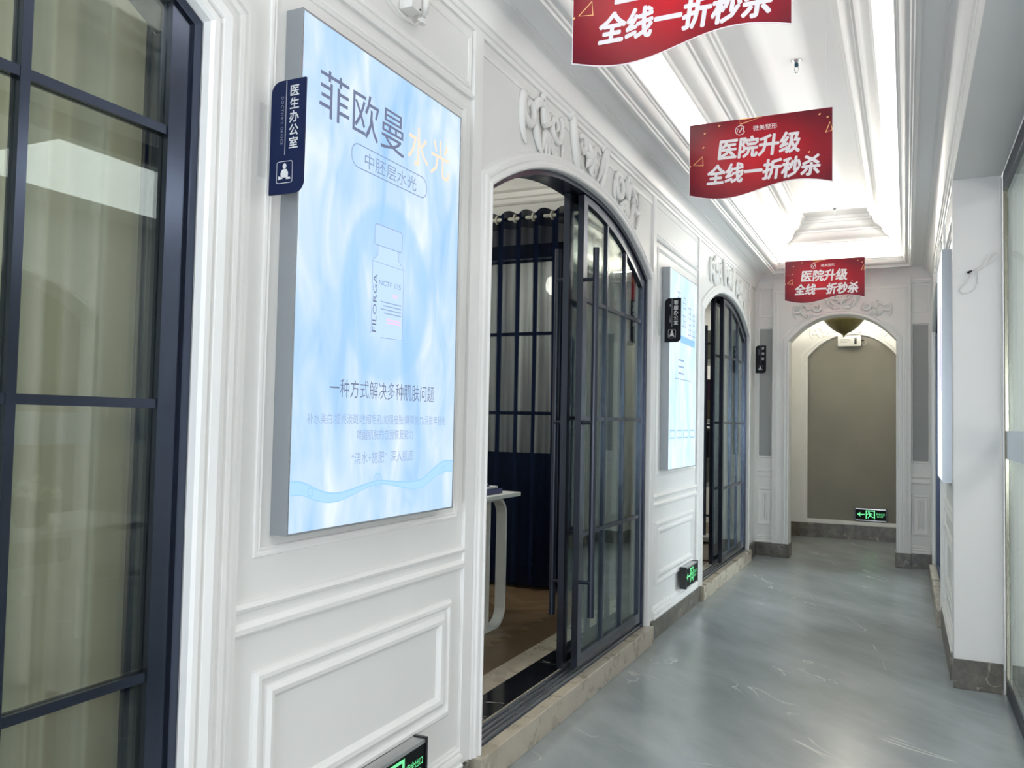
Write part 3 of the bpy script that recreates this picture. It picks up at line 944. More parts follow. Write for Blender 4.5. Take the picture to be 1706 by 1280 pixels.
struct(MB().box((-3.4, 6.50, 3.02), (-0.19, 6.56, 3.62)).build('wall_room_side', M_WALL))
struct(MB().box((-0.989, 6.50, 0.0), (-0.19, 6.56, 3.02)).build('wall_room_side', M_NAVYM))
t = MB().sweep([(-3.4, 3.37), (-0.19, 3.37)], [(0, 0), (0.005, 0.02), (0.02, 0.03), (0.05, 0.035), (0.06, 0.05), (0.10, 0.06), (0.115, 0.09), (0.135, 0.10), (0.15, 0.10), (0.152, 0)], lambda a, b, h: (a, 6.50 - h, b))
struct(t.build('trim_room_cornice', M_TRIM))

# cornice-hung navy sheer on a cream rod with ring grommets
rod = MB().tube([(-3.1, 6.36, 3.215), (-0.60, 6.36, 3.215)], 0.016, 12)
for x in (-3.1, -0.60):
    rod.ball((x, 6.36, 3.215), 0.028)
for x in (-3.05, -0.65):
    rod.box((x - .01, 6.36, 3.205), (x + .01, 6.499, 3.225))
rod = rod.build('curtain_rod', M_RODW, smooth=True)
tag(rod, 'cream curtain rod threaded through the dark navy sheer curtain', 'curtain rod')
C2 = thing('sheer_curtain', (-1.8, 6.37, 0.14), 'dark navy see-through curtain hanging on ring grommets behind the open arched door', 'curtain')
def drape(x0, x1, y, z0, z1, amp, wl, seed, n=150, nz=14, axis='X'):
    rnd = random.Random(seed)
    ph = [rnd.uniform(0, 6.28) for _ in range(3)]
    mb = MB()
    vs, fs = [], []
    for i in range(n + 1):
        s = i / n
        a = x0 + (x1 - x0) * s
        w = 2 * PI * (a - x0) / wl + 1.1 * math.sin(3.1 * a + ph[0]) + 0.8 * math.sin(7.3 * a + ph[1])
        for j in range(nz + 1):
            t = j / nz
            z = z0 + (z1 - z0) * t
            am = amp * (0.8 + 0.2 * math.sin(2 * t + ph[1]) + 0.25 * math.sin(a * 7 + ph[2]) * (1 - t))
            d = am * (math.sin(w + 0.25 * math.sin(3 * t + ph[1])) + 0.3 * math.sin(2 * w + ph[2]) * (1 - t) ** 0.5)
            if j == nz:
                z += 0.016 * math.cos(w)
            vs.append((a, y + d, z) if axis == 'X' else (y + d, a, z))
    for i in range(n):
        for j in range(nz):
            k = i * (nz + 1) + j
            fs.append((k, k + 1, k + nz + 2, k + nz + 1))
    return mb.add(vs, fs)
drape(-3.0, -0.72, 6.36, 0.16, 3.27, 0.05, 0.17, 3, 300).build('curtain_cloth', M_NAVYSHEER, C2, smooth=True)
drape(-3.0, -0.72, 6.357, 3.13, 3.268, 0.05, 0.17, 3, 300, 3).build('header_band', M_NAVYSHEER, C2, smooth=True)
for k in range(13):
    x = -2.93 + k * 0.17
    MB().tube([(x, 6.36 + 0.031 * math.cos(a), 3.215 + 0.031 * math.sin(a)) for a in [2 * PI * i / 18 for i in range(18)]], 0.008, 6, True).build('grommet', M_RODW, C2, smooth=True)

# neighbour space seen dimly through the sheer: one glowing body at a bright spot
wlamp = MB().lathe([(0, -0.11), (0.05, -0.10), (0.085, -0.05), (0.09, 0.02), (0.07, 0.08), (0.0, 0.11)], (-1.90, 8.45, 3.0), 16)
wlamp = wlamp.build('bright_spot', M_SPOTGLOW, smooth=True)
tag(wlamp, 'glowing wall light shape standing in for a bright spot behind the dark navy sheer curtain', 'wall light')
MB().box((-1.94, 8.46, 2.94), (-1.86, 8.60, 3.06)).build('wall_bracket', M_WHITEP, wlamp)
area('side_room_ceiling_light', (-2.0, 7.6, 3.55), (0, 0, -1), 1.0, 0.6, 16, (1, 0.98, 0.9))
area('middle_room_fill', (-1.9, 4.4, 3.05), (0, 0, 1), 0.5, 0.5, 30, (1, 0.97, 0.88))  # unseen lamp added to brighten this room's ceiling and cornice
area('middle_room_fill', (-1.9, 4.4, 3.0), (0, 0, -1), 0.5, 0.5, 14, (1, 0.97, 0.9))  # unseen downward lamp added to light the same room
area('near_room_fill', (-1.7, 0.6, 3.26), (0, 0, -1), 1.2, 1.2, 34, (1, 0.97, 0.88))  # unseen lamp added so the cream sheer glows from behind
area('far_room_ceiling_light', (-1.2, 10.4, 3.26), (0, 0, -1), 0.8, 0.8, 26, (1, 0.97, 0.88))

# desk with looped white legs
DK = thing('desk', (-1.18, 4.4, 0.118), 'white desk with rounded loop legs just inside the open arched door', 'desk')
MB().box((-1.62, 3.35, 0.988), (-0.80, 5.27, 1.015)).build('desk_top', M_WHITEM, DK, bevel=0.004)
def loop(x, y0, y1, z0, z1, r, w, t):
    out = rrect(y0, z0, y1, z1, r, 8)
    inn = rrect(y0 + t, z0 + t, y1 - t, z1 - t, r - t, 8)
    n = len(out)
    vs = [(x - w / 2, a, b) for a, b in out] + [(x - w / 2, a, b) for a, b in inn] + [(x + w / 2, a, b) for a, b in out] + [(x + w / 2, a, b) for a, b in inn]
    fs = []
    for i in range(n):
        j = (i + 1) % n
        fs += [(i, j, n + j, n + i), (2 * n + i, 3 * n + i, 3 * n + j, 2 * n + j), (i, 2 * n + i, 2 * n + j, j), (n + i, n + j, 3 * n + j, 3 * n + i)]
    return MB().add(vs, fs)
for x in (-0.90, -1.52):
    lg = loop(x, 4.30, 5.19, 0.1225, 0.986, 0.13, 0.07, 0.022).build('leg', M_WHITEM, DK)
    MB().box((x - .03, 4.93, 0.145), (x + .03, 4.952, 0.964)).build('leg_brace', M_WHITEM, lg)
for k, (y0, y1, x0, x1, z, hh, m, lab) in enumerate((
        (4.55, 5.10, -1.25, -0.86, 1.016, 0.032, M_BLUEF, 'thick dark blue folder at the bottom of the pile on the white desk'),
        (4.52, 5.07, -1.22, -0.88, 1.050, 0.014, M_PAPER, 'white booklet lying between the blue folder and the top papers'),
        (4.50, 4.99, -1.20, -0.90, 1.066, 0.010, M_BLUEF, 'thin blue folder near the top of the desk pile'),
        (4.48, 4.96, -1.18, -0.90, 1.078, 0.008, M_PAPER, 'stapled white papers topmost on the desk pile'))):
    o = MB().box((x0, y0, z), (x1, y1, z + hh)).build('folder' if m is M_BLUEF else 'booklet', m, None, bevel=0.002, origin=((x0 + x1) / 2, (y0 + y1) / 2, z))
    tag(o, lab, 'folder' if m is M_BLUEF else 'booklet', 'papers piled on the desk')

# cream sheer behind the nearest door
c1 = drape(-1.0, 1.60, -0.265, 0.13, 3.1, 0.045, 0.19, 11, 300, 10, 'Y').build('sheer_curtain', M_CREAM, smooth=True)
cn = drape(1.58, 2.10, -0.40, 0.13, 3.1, 0.03, 0.085, 21, 90, 8, 'Y').build('sheer_curtain', M_NAVYDENSE, smooth=True)  # dark curtain added over the pale wall gap beside the cream sheer
tag(cn, 'narrow dark navy curtain added to darken the gap beside the cream sheer in the nearest door', 'curtain')
tag(c1, 'cream pleated sheer curtain behind the glass of the nearest door', 'curtain')
c3 = drape(8.62, 9.05, -0.48, 0.13, 3.0, 0.03, 0.10, 5, 60, 8, 'Y').build('sheer_curtain', M_CREAM, smooth=True)
tag(c3, 'narrow gathered cream curtain inside the far left door', 'curtain')

# shelves in the far left room with boxes and a bag
SH = thing('shelf_unit', (-0.95, 10.1, 0.118), 'tall white open shelf unit glimpsed through the far left door', 'shelf unit')
for x in (-1.62, -0.42):
    MB().box((x - .012, 9.9, 0.1185), (x + .012, 10.3, 2.95)).build('side_panel', M_WHITEM, SH)
for z in (0.16, 0.80, 1.545, 2.25, 2.93):
    MB().box((-1.607, 9.9, z - .025), (-0.433, 10.3, z + .025)).build('shelf', M_WHITEM, SH)
for (z0, z1, m, lab) in ((1.572, 1.80, M_BROWN, 'brown cardboard box under the plum box on the far room shelf'), (1.802, 2.04, M_PURPLE, 'plum cardboard box stacked on the brown box on the far room shelf'),
                         (2.277, 2.62, M_GREYBOX, 'grey green storage box on the upper shelf in the far room'), (0.827, 1.10, M_GREYBOX, 'grey green storage box on the shelf below the black bag')):
    o = MB().box((-1.30, 9.95, z0), (-0.50, 10.25, z1)).build('storage_box', m, None, bevel=0.006, origin=(-.9, 10.1, z0))
    tag(o, lab, 'box', 'boxes on the far room shelves')
    MB().box((-1.305, 9.945, z1 - .05), (-0.495, 10.255, z1 + .001)).build('lid', m, o)
bg = MB().prism(rrect(-1.15, 1.14, -0.52, 1.50, 0.06), lambda a, b, h: (a, h, b), 9.97, 10.2)
bg = bg.build('bag', M_BAG, None, bevel=0.015, origin=(-.83, 10.08, 1.14))
bg.location.z = 1.102
tag(bg, 'black cloth bag with a pale emblem standing on the lower storage box', 'bag')
e_ = MB()
ribbon(e_, [(-0.66, 1.30), (-0.62, 1.34), (-0.57, 1.30)], 0.012, lambda a, b, h: (a, 9.968 - h, b - 0.038), 0.001)
ribbon(e_, [(-0.69, 1.285), (-0.55, 1.285)], 0.012, lambda a, b, h: (a, 9.968 - h, b - 0.038), 0.001)
e_.build('emblem', M_SILVERL, bg)

# ------------------------------------------------------------------ light-box posters
def poster_panel_mat(name, kind):
    m = bpy.data.materials.new(name)
    m.use_nodes = True
    nt = m.node_tree; N, L = nt.nodes, nt.links
    N.clear()
    tc = N.new('ShaderNodeTexCoord')
    mp = N.new('ShaderNodeMapping'); mp.inputs['Scale'].default_value = (1, 2.3, 0.75)  # upright stretch paints pale streaks, as from tubes behind the print
    L.new(tc.outputs['Object'], mp.inputs[0])
    n = N.new('ShaderNodeTexNoise'); n.inputs['Scale'].default_value = 3.4; n.inputs['Detail'].default_value = 3; n.inputs['Distortion'].default_value = 0.6
    L.new(mp.outputs[0], n.inputs['Vector'])
    r = N.new('ShaderNodeValToRGB')
    cols = {1: [(0.30, (0.36, 0.60, 0.93)), (0.46, (0.50, 0.70, 0.95)), (0.58, (0.60, 0.76, 0.95)), (0.72, (0.78, 0.88, 0.98))],
            2: [(0.30, (0.52, 0.76, 0.93)), (0.48, (0.64, 0.83, 0.95)), (0.72, (0.80, 0.90, 0.98)), (0.9, (0.88, 0.94, 1.0))],
            3: [(0.30, (0.72, 0.78, 0.92)), (0.48, (0.78, 0.84, 0.95)), (0.72, (0.84, 0.90, 0.98)), (0.9, (0.88, 0.94, 1.0))]}[kind]
    cr = r.color_ramp
    cr.elements[0].position, cr.elements[0].color = cols[0][0], (*cols[0][1], 1)
    cr.elements[1].position, cr.elements[1].color = cols[3][0], (*cols[3][1], 1)
    for p, c in cols[1:3]:
        e = cr.elements.new(p); e.color = (*c, 1)
    L.new(n.outputs['Fac'], r.inputs[0])
    out_col = r.outputs[0]
    if kind == 1:
        # printed pale-blue bubble round the vial
        sx = N.new('ShaderNodeSeparateXYZ'); L.new(tc.outputs['Object'], sx.inputs[0])
        def math_(op, a, b=None):
            k = N.new('ShaderNodeMath'); k.operation = op
            if isinstance(a, (int, float)): k.inputs[0].default_value = a
            else: L.new(a, k.inputs[0])
            if b is not None:
                if isinstance(b, (int, float)): k.inputs[1].default_value = b
                else: L.new(b, k.inputs[1])
            return k.outputs[0]
        dy = math_('DIVIDE', math_('SUBTRACT', sx.outputs[1], 0.0), 0.245)
        dz = math_('DIVIDE', math_('SUBTRACT', sx.outputs[2], -0.005), 0.285)
        d = math_('SQRT', math_('ADD', math_('POWER', dy, 2.0), math_('POWER', dz, 2.0)))
        mr = N.new('ShaderNodeMapRange'); mr.interpolation_type = 'SMOOTHSTEP'
        L.new(d, mr.inputs[0]); mr.inputs[1].default_value = 0.35; mr.inputs[2].default_value = 0.95
        mr2 = N.new('ShaderNodeMapRange'); mr2.interpolation_type = 'SMOOTHSTEP'
        L.new(d, mr2.inputs[0]); mr2.inputs[1].default_value = 0.97; mr2.inputs[2].default_value = 1.12; mr2.inputs[3].default_value = 1; mr2.inputs[4].default_value = 0
        f = math_('MULTIPLY', math_('MULTIPLY', mr.outputs[0], mr2.outputs[0]), 0.6)
        mx = N.new('ShaderNodeMix'); mx.data_type = 'RGBA'
        L.new(f, mx.inputs[0]); L.new(out_col, mx.inputs[6]); mx.inputs[7].default_value = (0.36, 0.62, 0.95, 1)
        out_col = mx.outputs[2]
    e = N.new('ShaderNodeEmission')
    L.new(out_col, e.inputs[0]); e.inputs[1].default_value = {1: 0.84, 2: 0.95, 3: 1.0}[kind]
    o = N.new('ShaderNodeOutputMaterial'); L.new(e.outputs[0], o.inputs[0])
    return m
PCOL = {'dark': EM('poster_ink_dark', (0.15, 0.175, 0.27)), 'mid': EM('poster_ink_mid', (0.22, 0.29, 0.45)), 'soft': EM('poster_ink_soft', (0.28, 0.37, 0.56)),
        'blue': EM('poster_ink_blue', (0.30, 0.54, 0.88)), 'pale': EM('poster_ink_pale', (0.72, 0.86, 0.97)), 'orange': EM('poster_ink_orange', (0.86, 0.66, 0.50)),
        'pink': EM('poster_ink_pink', (0.85, 0.52, 0.74)), 'plum': EM('poster_ink_plum', (0.42, 0.30, 0.55))}
M_BOXSIDE = P('lightbox_aluminium', (0.33, 0.36, 0.38), 0.35, 0.6)
def light_box(F, a0, a1, b0, b1, h0, h1, mat, label):
    c = F((a0 + a1) / 2, b0, h0)
    T = thing('poster_light_box', c, label, 'poster', 'light box posters along the corridor')
    fw = 0.006
    mb = MB()
    for (p, q, r, s) in ((a0, b0, a1, b0 + fw), (a0, b1 - fw, a1, b1), (a0, b0 + fw, a0 + fw, b1 - fw), (a1 - fw, b0 + fw, a1, b1 - fw)):
        mb.prism([(p, q), (r, q), (r, s), (p, s)], F, h0, h1)
    mb.build('frame', M_BOXSIDE, T)
    o = MB().prism([(a0 + fw, b0 + fw), (a1 - fw, b0 + fw), (a1 - fw, b1 - fw), (a0 + fw, b1 - fw)], F, h0 + .004, h1 - .001).build('lit_panel', mat, T, origin=F((a0 + a1) / 2, (b0 + b1) / 2, h1))
    return T
H = 0.040
P1 = light_box(FL, 1.858, 2.800, 1.166, 2.672, -0.0195, H, poster_panel_mat('poster_print_water', 1),
               'large blue lit poster of a vial and water nearest the camera on the left wall')
def pl(body, size, at, ink, h=H + .0004, F=FL, parent=P1, **kw):
    return letter('lettering', body, size, at, F, PCOL[ink], parent, h, **kw)
pl('菲欧曼', 0.155, (2.172, 2.405), 'dark', width=0.46)
pl('水', 0.150, (2.494, 2.405), 'orange', width=0.135)
pl('光', 0.150, (2.646, 2.405), 'orange', width=0.135)
mb = MB(); ribbon(mb, rrect(2.105, 2.288, 2.555, 2.362, 0.036, 8), 0.0035, FL, H + .0004, True); mb.build('label_outline', PCOL['mid'], P1)
pl('中胚层水光', 0.054, (2.33, 2.303), 'mid', width=0.31)
pl('一种方式解决多种肌肤问题', 0.062, (2.336, 1.567), 'dark', width=0.61, off=-0.004)
pl('补水美白/提亮淡斑/收缩毛孔/加强皮肤/屏障能力/活肤年轻化', 0.036, (2.330, 1.483), 'soft', width=0.80, off=-0.002)
pl('唤醒肌肤的自我恢复能力', 0.036, (2.340, 1.434), 'soft', width=0.33, off=-0.002)
pl('“浇水+施肥”  深入肌底', 0.042, (2.330, 1.358), 'soft', width=0.36, off=-0.002)
# vial
mb = MB().prism(rrect(2.242, 2.066, 2.404, 2.134, 0.012), FL, H + .0001, H + .0003); mb.build('vial_cap', EM('poster_vial_cap', (0.43, 0.59, 0.86)), P1)
mb = MB().prism([(2.255, 2.066), (2.392, 2.066), (2.392, 2.03), (2.418, 2.012), (2.418, 1.765), (2.234, 1.765), (2.234, 2.012), (2.258, 2.03)], FL, H + .0001, H + .0003)
mb.build('vial_body', EM('poster_vial_body', (0.47, 0.63, 0.88)), P1)
mb = MB()
ribbon(mb, rrect(2.242, 2.066, 2.404, 2.134, 0.012), 0.003, FL, H + .0005, True)
ribbon(mb, [(2.262, 2.066), (2.262, 2.034), (2.234, 2.012), (2.234, 1.775)], 0.0025, FL, H + .0005)
ribbon(mb, [(2.386, 2.066), (2.386, 2.034), (2.418, 2.010), (2.418, 1.768), (2.29, 1.765)], 0.003, FL, H + .0005)
ribbon(mb, [(2.234, 2.010), (2.418, 2.008)], 0.002, FL, H + .0005)
mb.build('vial_outline', PCOL['soft'], P1)
def FLr(a, b, h): return (h, 2.262 - b, 1.780 + a)       # lettering that climbs the vial
vs, fs = text_mb('FILORGA', 0.032, align='LEFT', width=0.19)
MB().add([FLr(x, y, H + .0006) for x, y in vs], fs).build('lettering', PCOL['dark'], P1)
pl('NCTF 135', 0.024, (2.338, 1.938), 'mid', width=0.13)
pl('HA', 0.024, (2.372, 1.902), 'pink')
mb = MB()
for z, x0 in ((1.884, 2.285), (1.872, 2.300), (1.860, 2.285), (1.848, 2.305)):
    ribbon(mb, [(x0, z), (2.408, z)], 0.004, FL, H + .0006)
mb.build('label_lines', PCOL['soft'], P1)
mb = MB()
for z in (1.828, 1.818):
    ribbon(mb, [(2.32, z), (2.408, z)], 0.005, FL, H + .0006)
mb.build('label_lines', PCOL['pink'], P1)
mb = MB()
wave = [(1.866, 1.318), (1.92, 1.312), (1.98, 1.290), (2.04, 1.275), (2.10, 1.272), (2.18, 1.282), (2.25, 1.293), (2.30, 1.297), (2.38, 1.291), (2.46, 1.284), (2.53, 1.283), (2.58, 1.290), (2.63, 1.312), (2.68, 1.334), (2.73, 1.347), (2.79, 1.346)]
wv = []
for i in range(len(wave) - 1):
    for k in range(4):
        t_ = k / 4
        p0, p1, p2, p3 = wave[max(i - 1, 0)], wave[i], wave[i + 1], wave[min(i + 2, len(wave) - 1)]
        wv.append((p1[0] + (p2[0] - p1[0]) * t_, 0.5 * (2 * p1[1] + (p2[1] - p0[1]) * t_ + (2 * p0[1] - 5 * p1[1] + 4 * p2[1] - p3[1]) * t_ ** 2 + (3 * p1[1] - p0[1] - 3 * p2[1] + p3[1]) * t_ ** 3)))
wv.append(wave[-1])
body = MB(); lo = [(a, b - 0.010 - 0.030 * abs(math.sin((a - 2.3) * 3.1)) ** 1.5) for a, b in wv]
body.add([FL(a, b, H + .0003) for a, b in wv] + [FL(a, b, H + .0003) for a, b in lo], [(i, i + 1, len(wv) + i + 1, len(wv) + i) for i in range(len(wv) - 1)])
body.build('water_wave', EM('poster_wave', (0.37, 0.59, 0.86)), P1)
ribbon(mb, wv, 0.005, FL, H + .0005); ribbon(mb, lo, 0.003, FL, H + .0005)
for (a, b, r) in ((2.295, 1.299, 0.022), (1.955, 1.283, 0.012), (2.72, 1.313, 0.014)):
    ribbon(mb, [(a + r * math.cos(q), b + r * math.sin(q)) for q in [2 * PI * i / 20 for i in range(20)]], 0.004, FL, H + .0006, True)
mb.build('wave_outline', PCOL['blue'], P1)

P2 = light_box(FL, 5.975, 6.850, 1.166, 2.650, -0.0195, H, poster_panel_mat('poster_print_pale', 2),
               'pale blue lit poster on the left wall between the two arched doors')
mb = MB()                                                # faint, unreadable headline strokes
rnd2 = random.Random(12)
for (a, b) in ((6.25, 2.46), (6.25, 2.33), (6.42, 2.44), (6.42, 2.30), (6.60, 2.38), (6.60, 2.25), (6.74, 2.34), (6.74, 2.21)):
    for k in range(3):
        dz = -0.04 + 0.04 * k
        w = rnd2.uniform(0.03, 0.06)
        ribbon(mb, [(a - w, b + dz), (a + w, b + dz)], 0.006, FL, H + .0004)
    for dx in (-0.025, 0.028):
        ribbon(mb, [(a + dx, b - 0.055), (a + dx + rnd2.uniform(-.01, .01), b + 0.055)], 0.007, FL, H + .0005)
mb.build('headline_strokes', PCOL['soft'], P2)
mb = MB(); ribbon(mb, [(6.30, 2.155), (6.78, 2.150)], 0.055, FL, H + .0004); mb.build('label_bar', PCOL['blue'], P2)
mb = MB(); ribbon(mb, [(6.16, 1.845), (6.66, 1.845)], 0.006, FL, H + .0004)
ribbon(mb, [(6.16, 1.60), (6.16, 2.05)], 0.004, FL, H + .0004)
for z in (1.99, 1.94, 1.89):
    ribbon(mb, [(6.25, z), (6.42, z)], 0.012, FL, H + .0004)
mb.build('print_lines', PCOL['soft'], P2)
mb = MB()
for k in range(4):
    ribbon(mb, rrect(6.02 + 0.205 * k, 1.40, 6.18 + 0.205 * k, 1.455, 0.008), 0.010, FL, H + .0004, True)
mb.build('print_boxes', PCOL['blue'], P2)

P3 = light_box(FR, 5.96, 6.84, 1.166, 2.650, -0.0195, 0.045, poster_panel_mat('poster_print_white', 3),
               'white lit poster with plum print on the right wall beside the pier')
mb = MB()
for z0, z1, y in ((1.75, 2.30, 6.10), (1.85, 2.15, 6.25), (1.70, 2.05, 6.45)):
    ribbon(mb, [(y, z0), (y, z1)], 0.07, FR, 0.0455)
mb.build('print_bars', PCOL['plum'], P3)

# ------------------------------------------------------------------ hanging red banners
def banner_mat():
    m = bpy.data.materials.new('red_banner_print')
    m.use_nodes = True
    nt = m.node_tree; N, L = nt.nodes, nt.links
    b = N['Principled BSDF']
    tc = N.new('ShaderNodeTexCoord')
    mp = N.new('ShaderNodeMapping'); mp.inputs['Location'].default_value = (-0.02, 0, 0.24); mp.inputs['Scale'].default_value = (2.1, 1, 3.4)
    L.new(tc.outputs['Object'], mp.inputs[0])
    g = N.new('ShaderNodeTexGradient'); g.gradient_type = 'SPHERICAL'
    mp.inputs['Location'].default_value = (-0.03, 0, 0.80)
    L.new(mp.outputs[0], g.inputs[0])
    n = N.new('ShaderNodeTexNoise'); n.inputs['Scale'].default_value = 2.2; n.inputs['Detail'].default_value = 2
    L.new(tc.outputs['Object'], n.inputs['Vector'])
    r = N.new('ShaderNodeValToRGB')
    r.color_ramp.elements[0].position, r.color_ramp.elements[0].color = 0.0, (0.13, 0.002, 0.012, 1)
    r.color_ramp.elements[1].position, r.color_ramp.elements[1].color = 0.9, (0.50, 0.003, 0.014, 1)
    L.new(g.outputs['Fac'], r.inputs[0])
    r2 = N.new('ShaderNodeValToRGB')
    r2.color_ramp.elements[0].position, r2.color_ramp.elements[0].color = 0.38, (0.45, 0.40, 0.55, 1)
    r2.color_ramp.elements[1].position, r2.color_ramp.elements[1].color = 0.56, (1, 1, 1, 1)
    L.new(n.outputs['Fac'], r2.inputs[0])
    mx = N.new('ShaderNodeMix'); mx.data_type = 'RGBA'; mx.blend_type = 'MULTIPLY'; mx.inputs[0].default_value = 0.8
    L.new(r.outputs[0], mx.inputs[6]); L.new(r2.outputs[0], mx.inputs[7])
    L.new(mx.outputs[2], b.inputs['Base Color'])
    b.inputs['Roughness'].default_value = 0.28
    b.inputs['Specular IOR Level'].default_value = 0.28
    return m
M_BANNER = banner_mat()
BW, BH = 0.80, 0.425
def FBn(a, b, h): return (a, -h, b)        # banner local: origin at the middle of its top edge
def banner():
    T = thing('hanging_banner', (0, 0, 0), 'x', 'banner', 'red banners hanging from the ceiling')
    n = 40
    low = lambda a: -BH - 0.036 * math.sin(2 * PI * (a / BW + 0.5) * 0.98)
    xs = [-BW / 2 + BW * i / n for i in range(n + 1)]
    mb = MB()
    vs, fs = [], []
    for a in xs:
        vs += [FBn(a, 0, .0008), FBn(a, low(a), .0008), FBn(a, 0, -.0008), FBn(a, low(a), -.0008)]
    for i in range(n):
        k = 4 * i
        fs += [(k, k + 1, k + 5, k + 4), (k + 2, k + 6, k + 7, k + 3), (k, k + 4, k + 6, k + 2), (k + 1, k + 3, k + 7, k + 5)]
    fs += [(0, 2, 3, 1), (4 * n, 4 * n + 1, 4 * n + 3, 4 * n + 2)]
    mb.add(vs, fs).build('banner_sheet', M_BANNER, T)
    eb = MB()
    ribbon(eb, [(a, low(a) + .002) for a in xs], 0.005, FBn, 0.0013)
    ribbon(eb, [(-BW / 2 + .0015, 0), (-BW / 2 + .0015, low(-BW / 2))], 0.003, FBn, 0.0013)
    ribbon(eb, [(BW / 2 - .0015, 0), (BW / 2 - .0015, low(BW / 2))], 0.003, FBn, 0.0013)
    eb.build('white_edge', M_BORDER, T)
    h = 0.0016
    letter('lettering', '医院升级', 0.128, (-0.002, -0.218), FBn, M_WHITEL, T, h, bold=0.0042, shear=0.12, width=0.455)
    letter('lettering', '全线一折秒杀', 0.122, (0.020, -0.360), FBn, M_WHITEL, T, h, bold=0.0042, shear=0.16, width=0.625)
    letter('lettering', '微美整形', 0.034, (0.035, -0.077), FBn, M_WHITEL, T, h, width=0.135)
    lg = MB()
    cc, r = (-0.105, -0.066), 0.027
    ribbon(lg, [(cc[0] + r * math.cos(q), cc[1] + r * math.sin(q)) for q in [0.5 + 5.4 * i / 26 for i in range(27)]], 0.0036, FBn, h)
    ribbon(lg, [(cc[0] - .019, cc[1] - .014), (cc[0] - .014, cc[1] + .013), (cc[0] - .001, cc[1] - .006), (cc[0] + .010, cc[1] + .014)], 0.0042, FBn, h)
    ribbon(lg, [(cc[0] - .006, cc[1] - .015), (cc[0] + .006, cc[1] + .002), (cc[0] + .018, cc[1] + .014), (cc[0] + .019, cc[1] - .010)], 0.0042, FBn, h)
    lg.build('logo', M_WHITEL, T)
    for tri in (((-0.375, -0.243), (-0.322, -0.196), (-0.318, -0.250)), ((-0.105, -0.030), (-0.112, -0.002), (0.020, -0.002)), ((0.362, -0.140), (0.385, -0.082), (0.398, -0.128))):
        g = MB()
        ribbon(g, list(tri), 0.006, FBn, h - .0004, True)
        g.build('gold_triangle', M_GOLD, T)
    g = MB()
    for (a, b) in ((-0.395, -0.248), (-0.31, -0.058), (-0.225, -0.022), (-0.318, -0.142), (0.33, -0.03), (0.372, -0.052), (0.275, -0.238)):
        ribbon(g, [(a - .005, b - .004), (a + .005, b + .002)], 0.007, FBn, h - .0004)
    g.build('gold_specks', M_GOLD, T, kind='stuff')
    return T
def copy_tree(o, parent=None):
    c = o.copy()
    COL.objects.link(c)
    c.parent = parent
    for ch in list(o.children):
        copy_tree(ch, c)
    return c
def threads(T, zt):
    for a in (-0.36, 0.36):
        o = MB().tube([(a, 0, 0.0), (a, 0, zt)], 0.0004, 5).build('thread', M_THREAD, T)
        o.location = (0, 0, 0)
B = banner()
B.location = (0.850, 2.915, 3.28)
for i, (x, y, z, lab) in enumerate(((0.850, 2.915, 3.285, 'red sale banner nearest the camera, its upper half out of view'),
                                    (0.832, 4.890, 3.281, 'red sale banner in the middle, below the sprinkler head'),
                                    (0.812, 9.370, 3.281, 'smallest red sale banner, hanging before the arch at the end'))):
    T = B if i == 0 else copy_tree(B)
    T.location = (x, y, z)
    T['label'] = lab
for T in [o for o in list(COL.objects) if o.name.startswith('hanging_banner')]:
    ty = T.location.y
    threads(T, 3.745 - T.location.z)

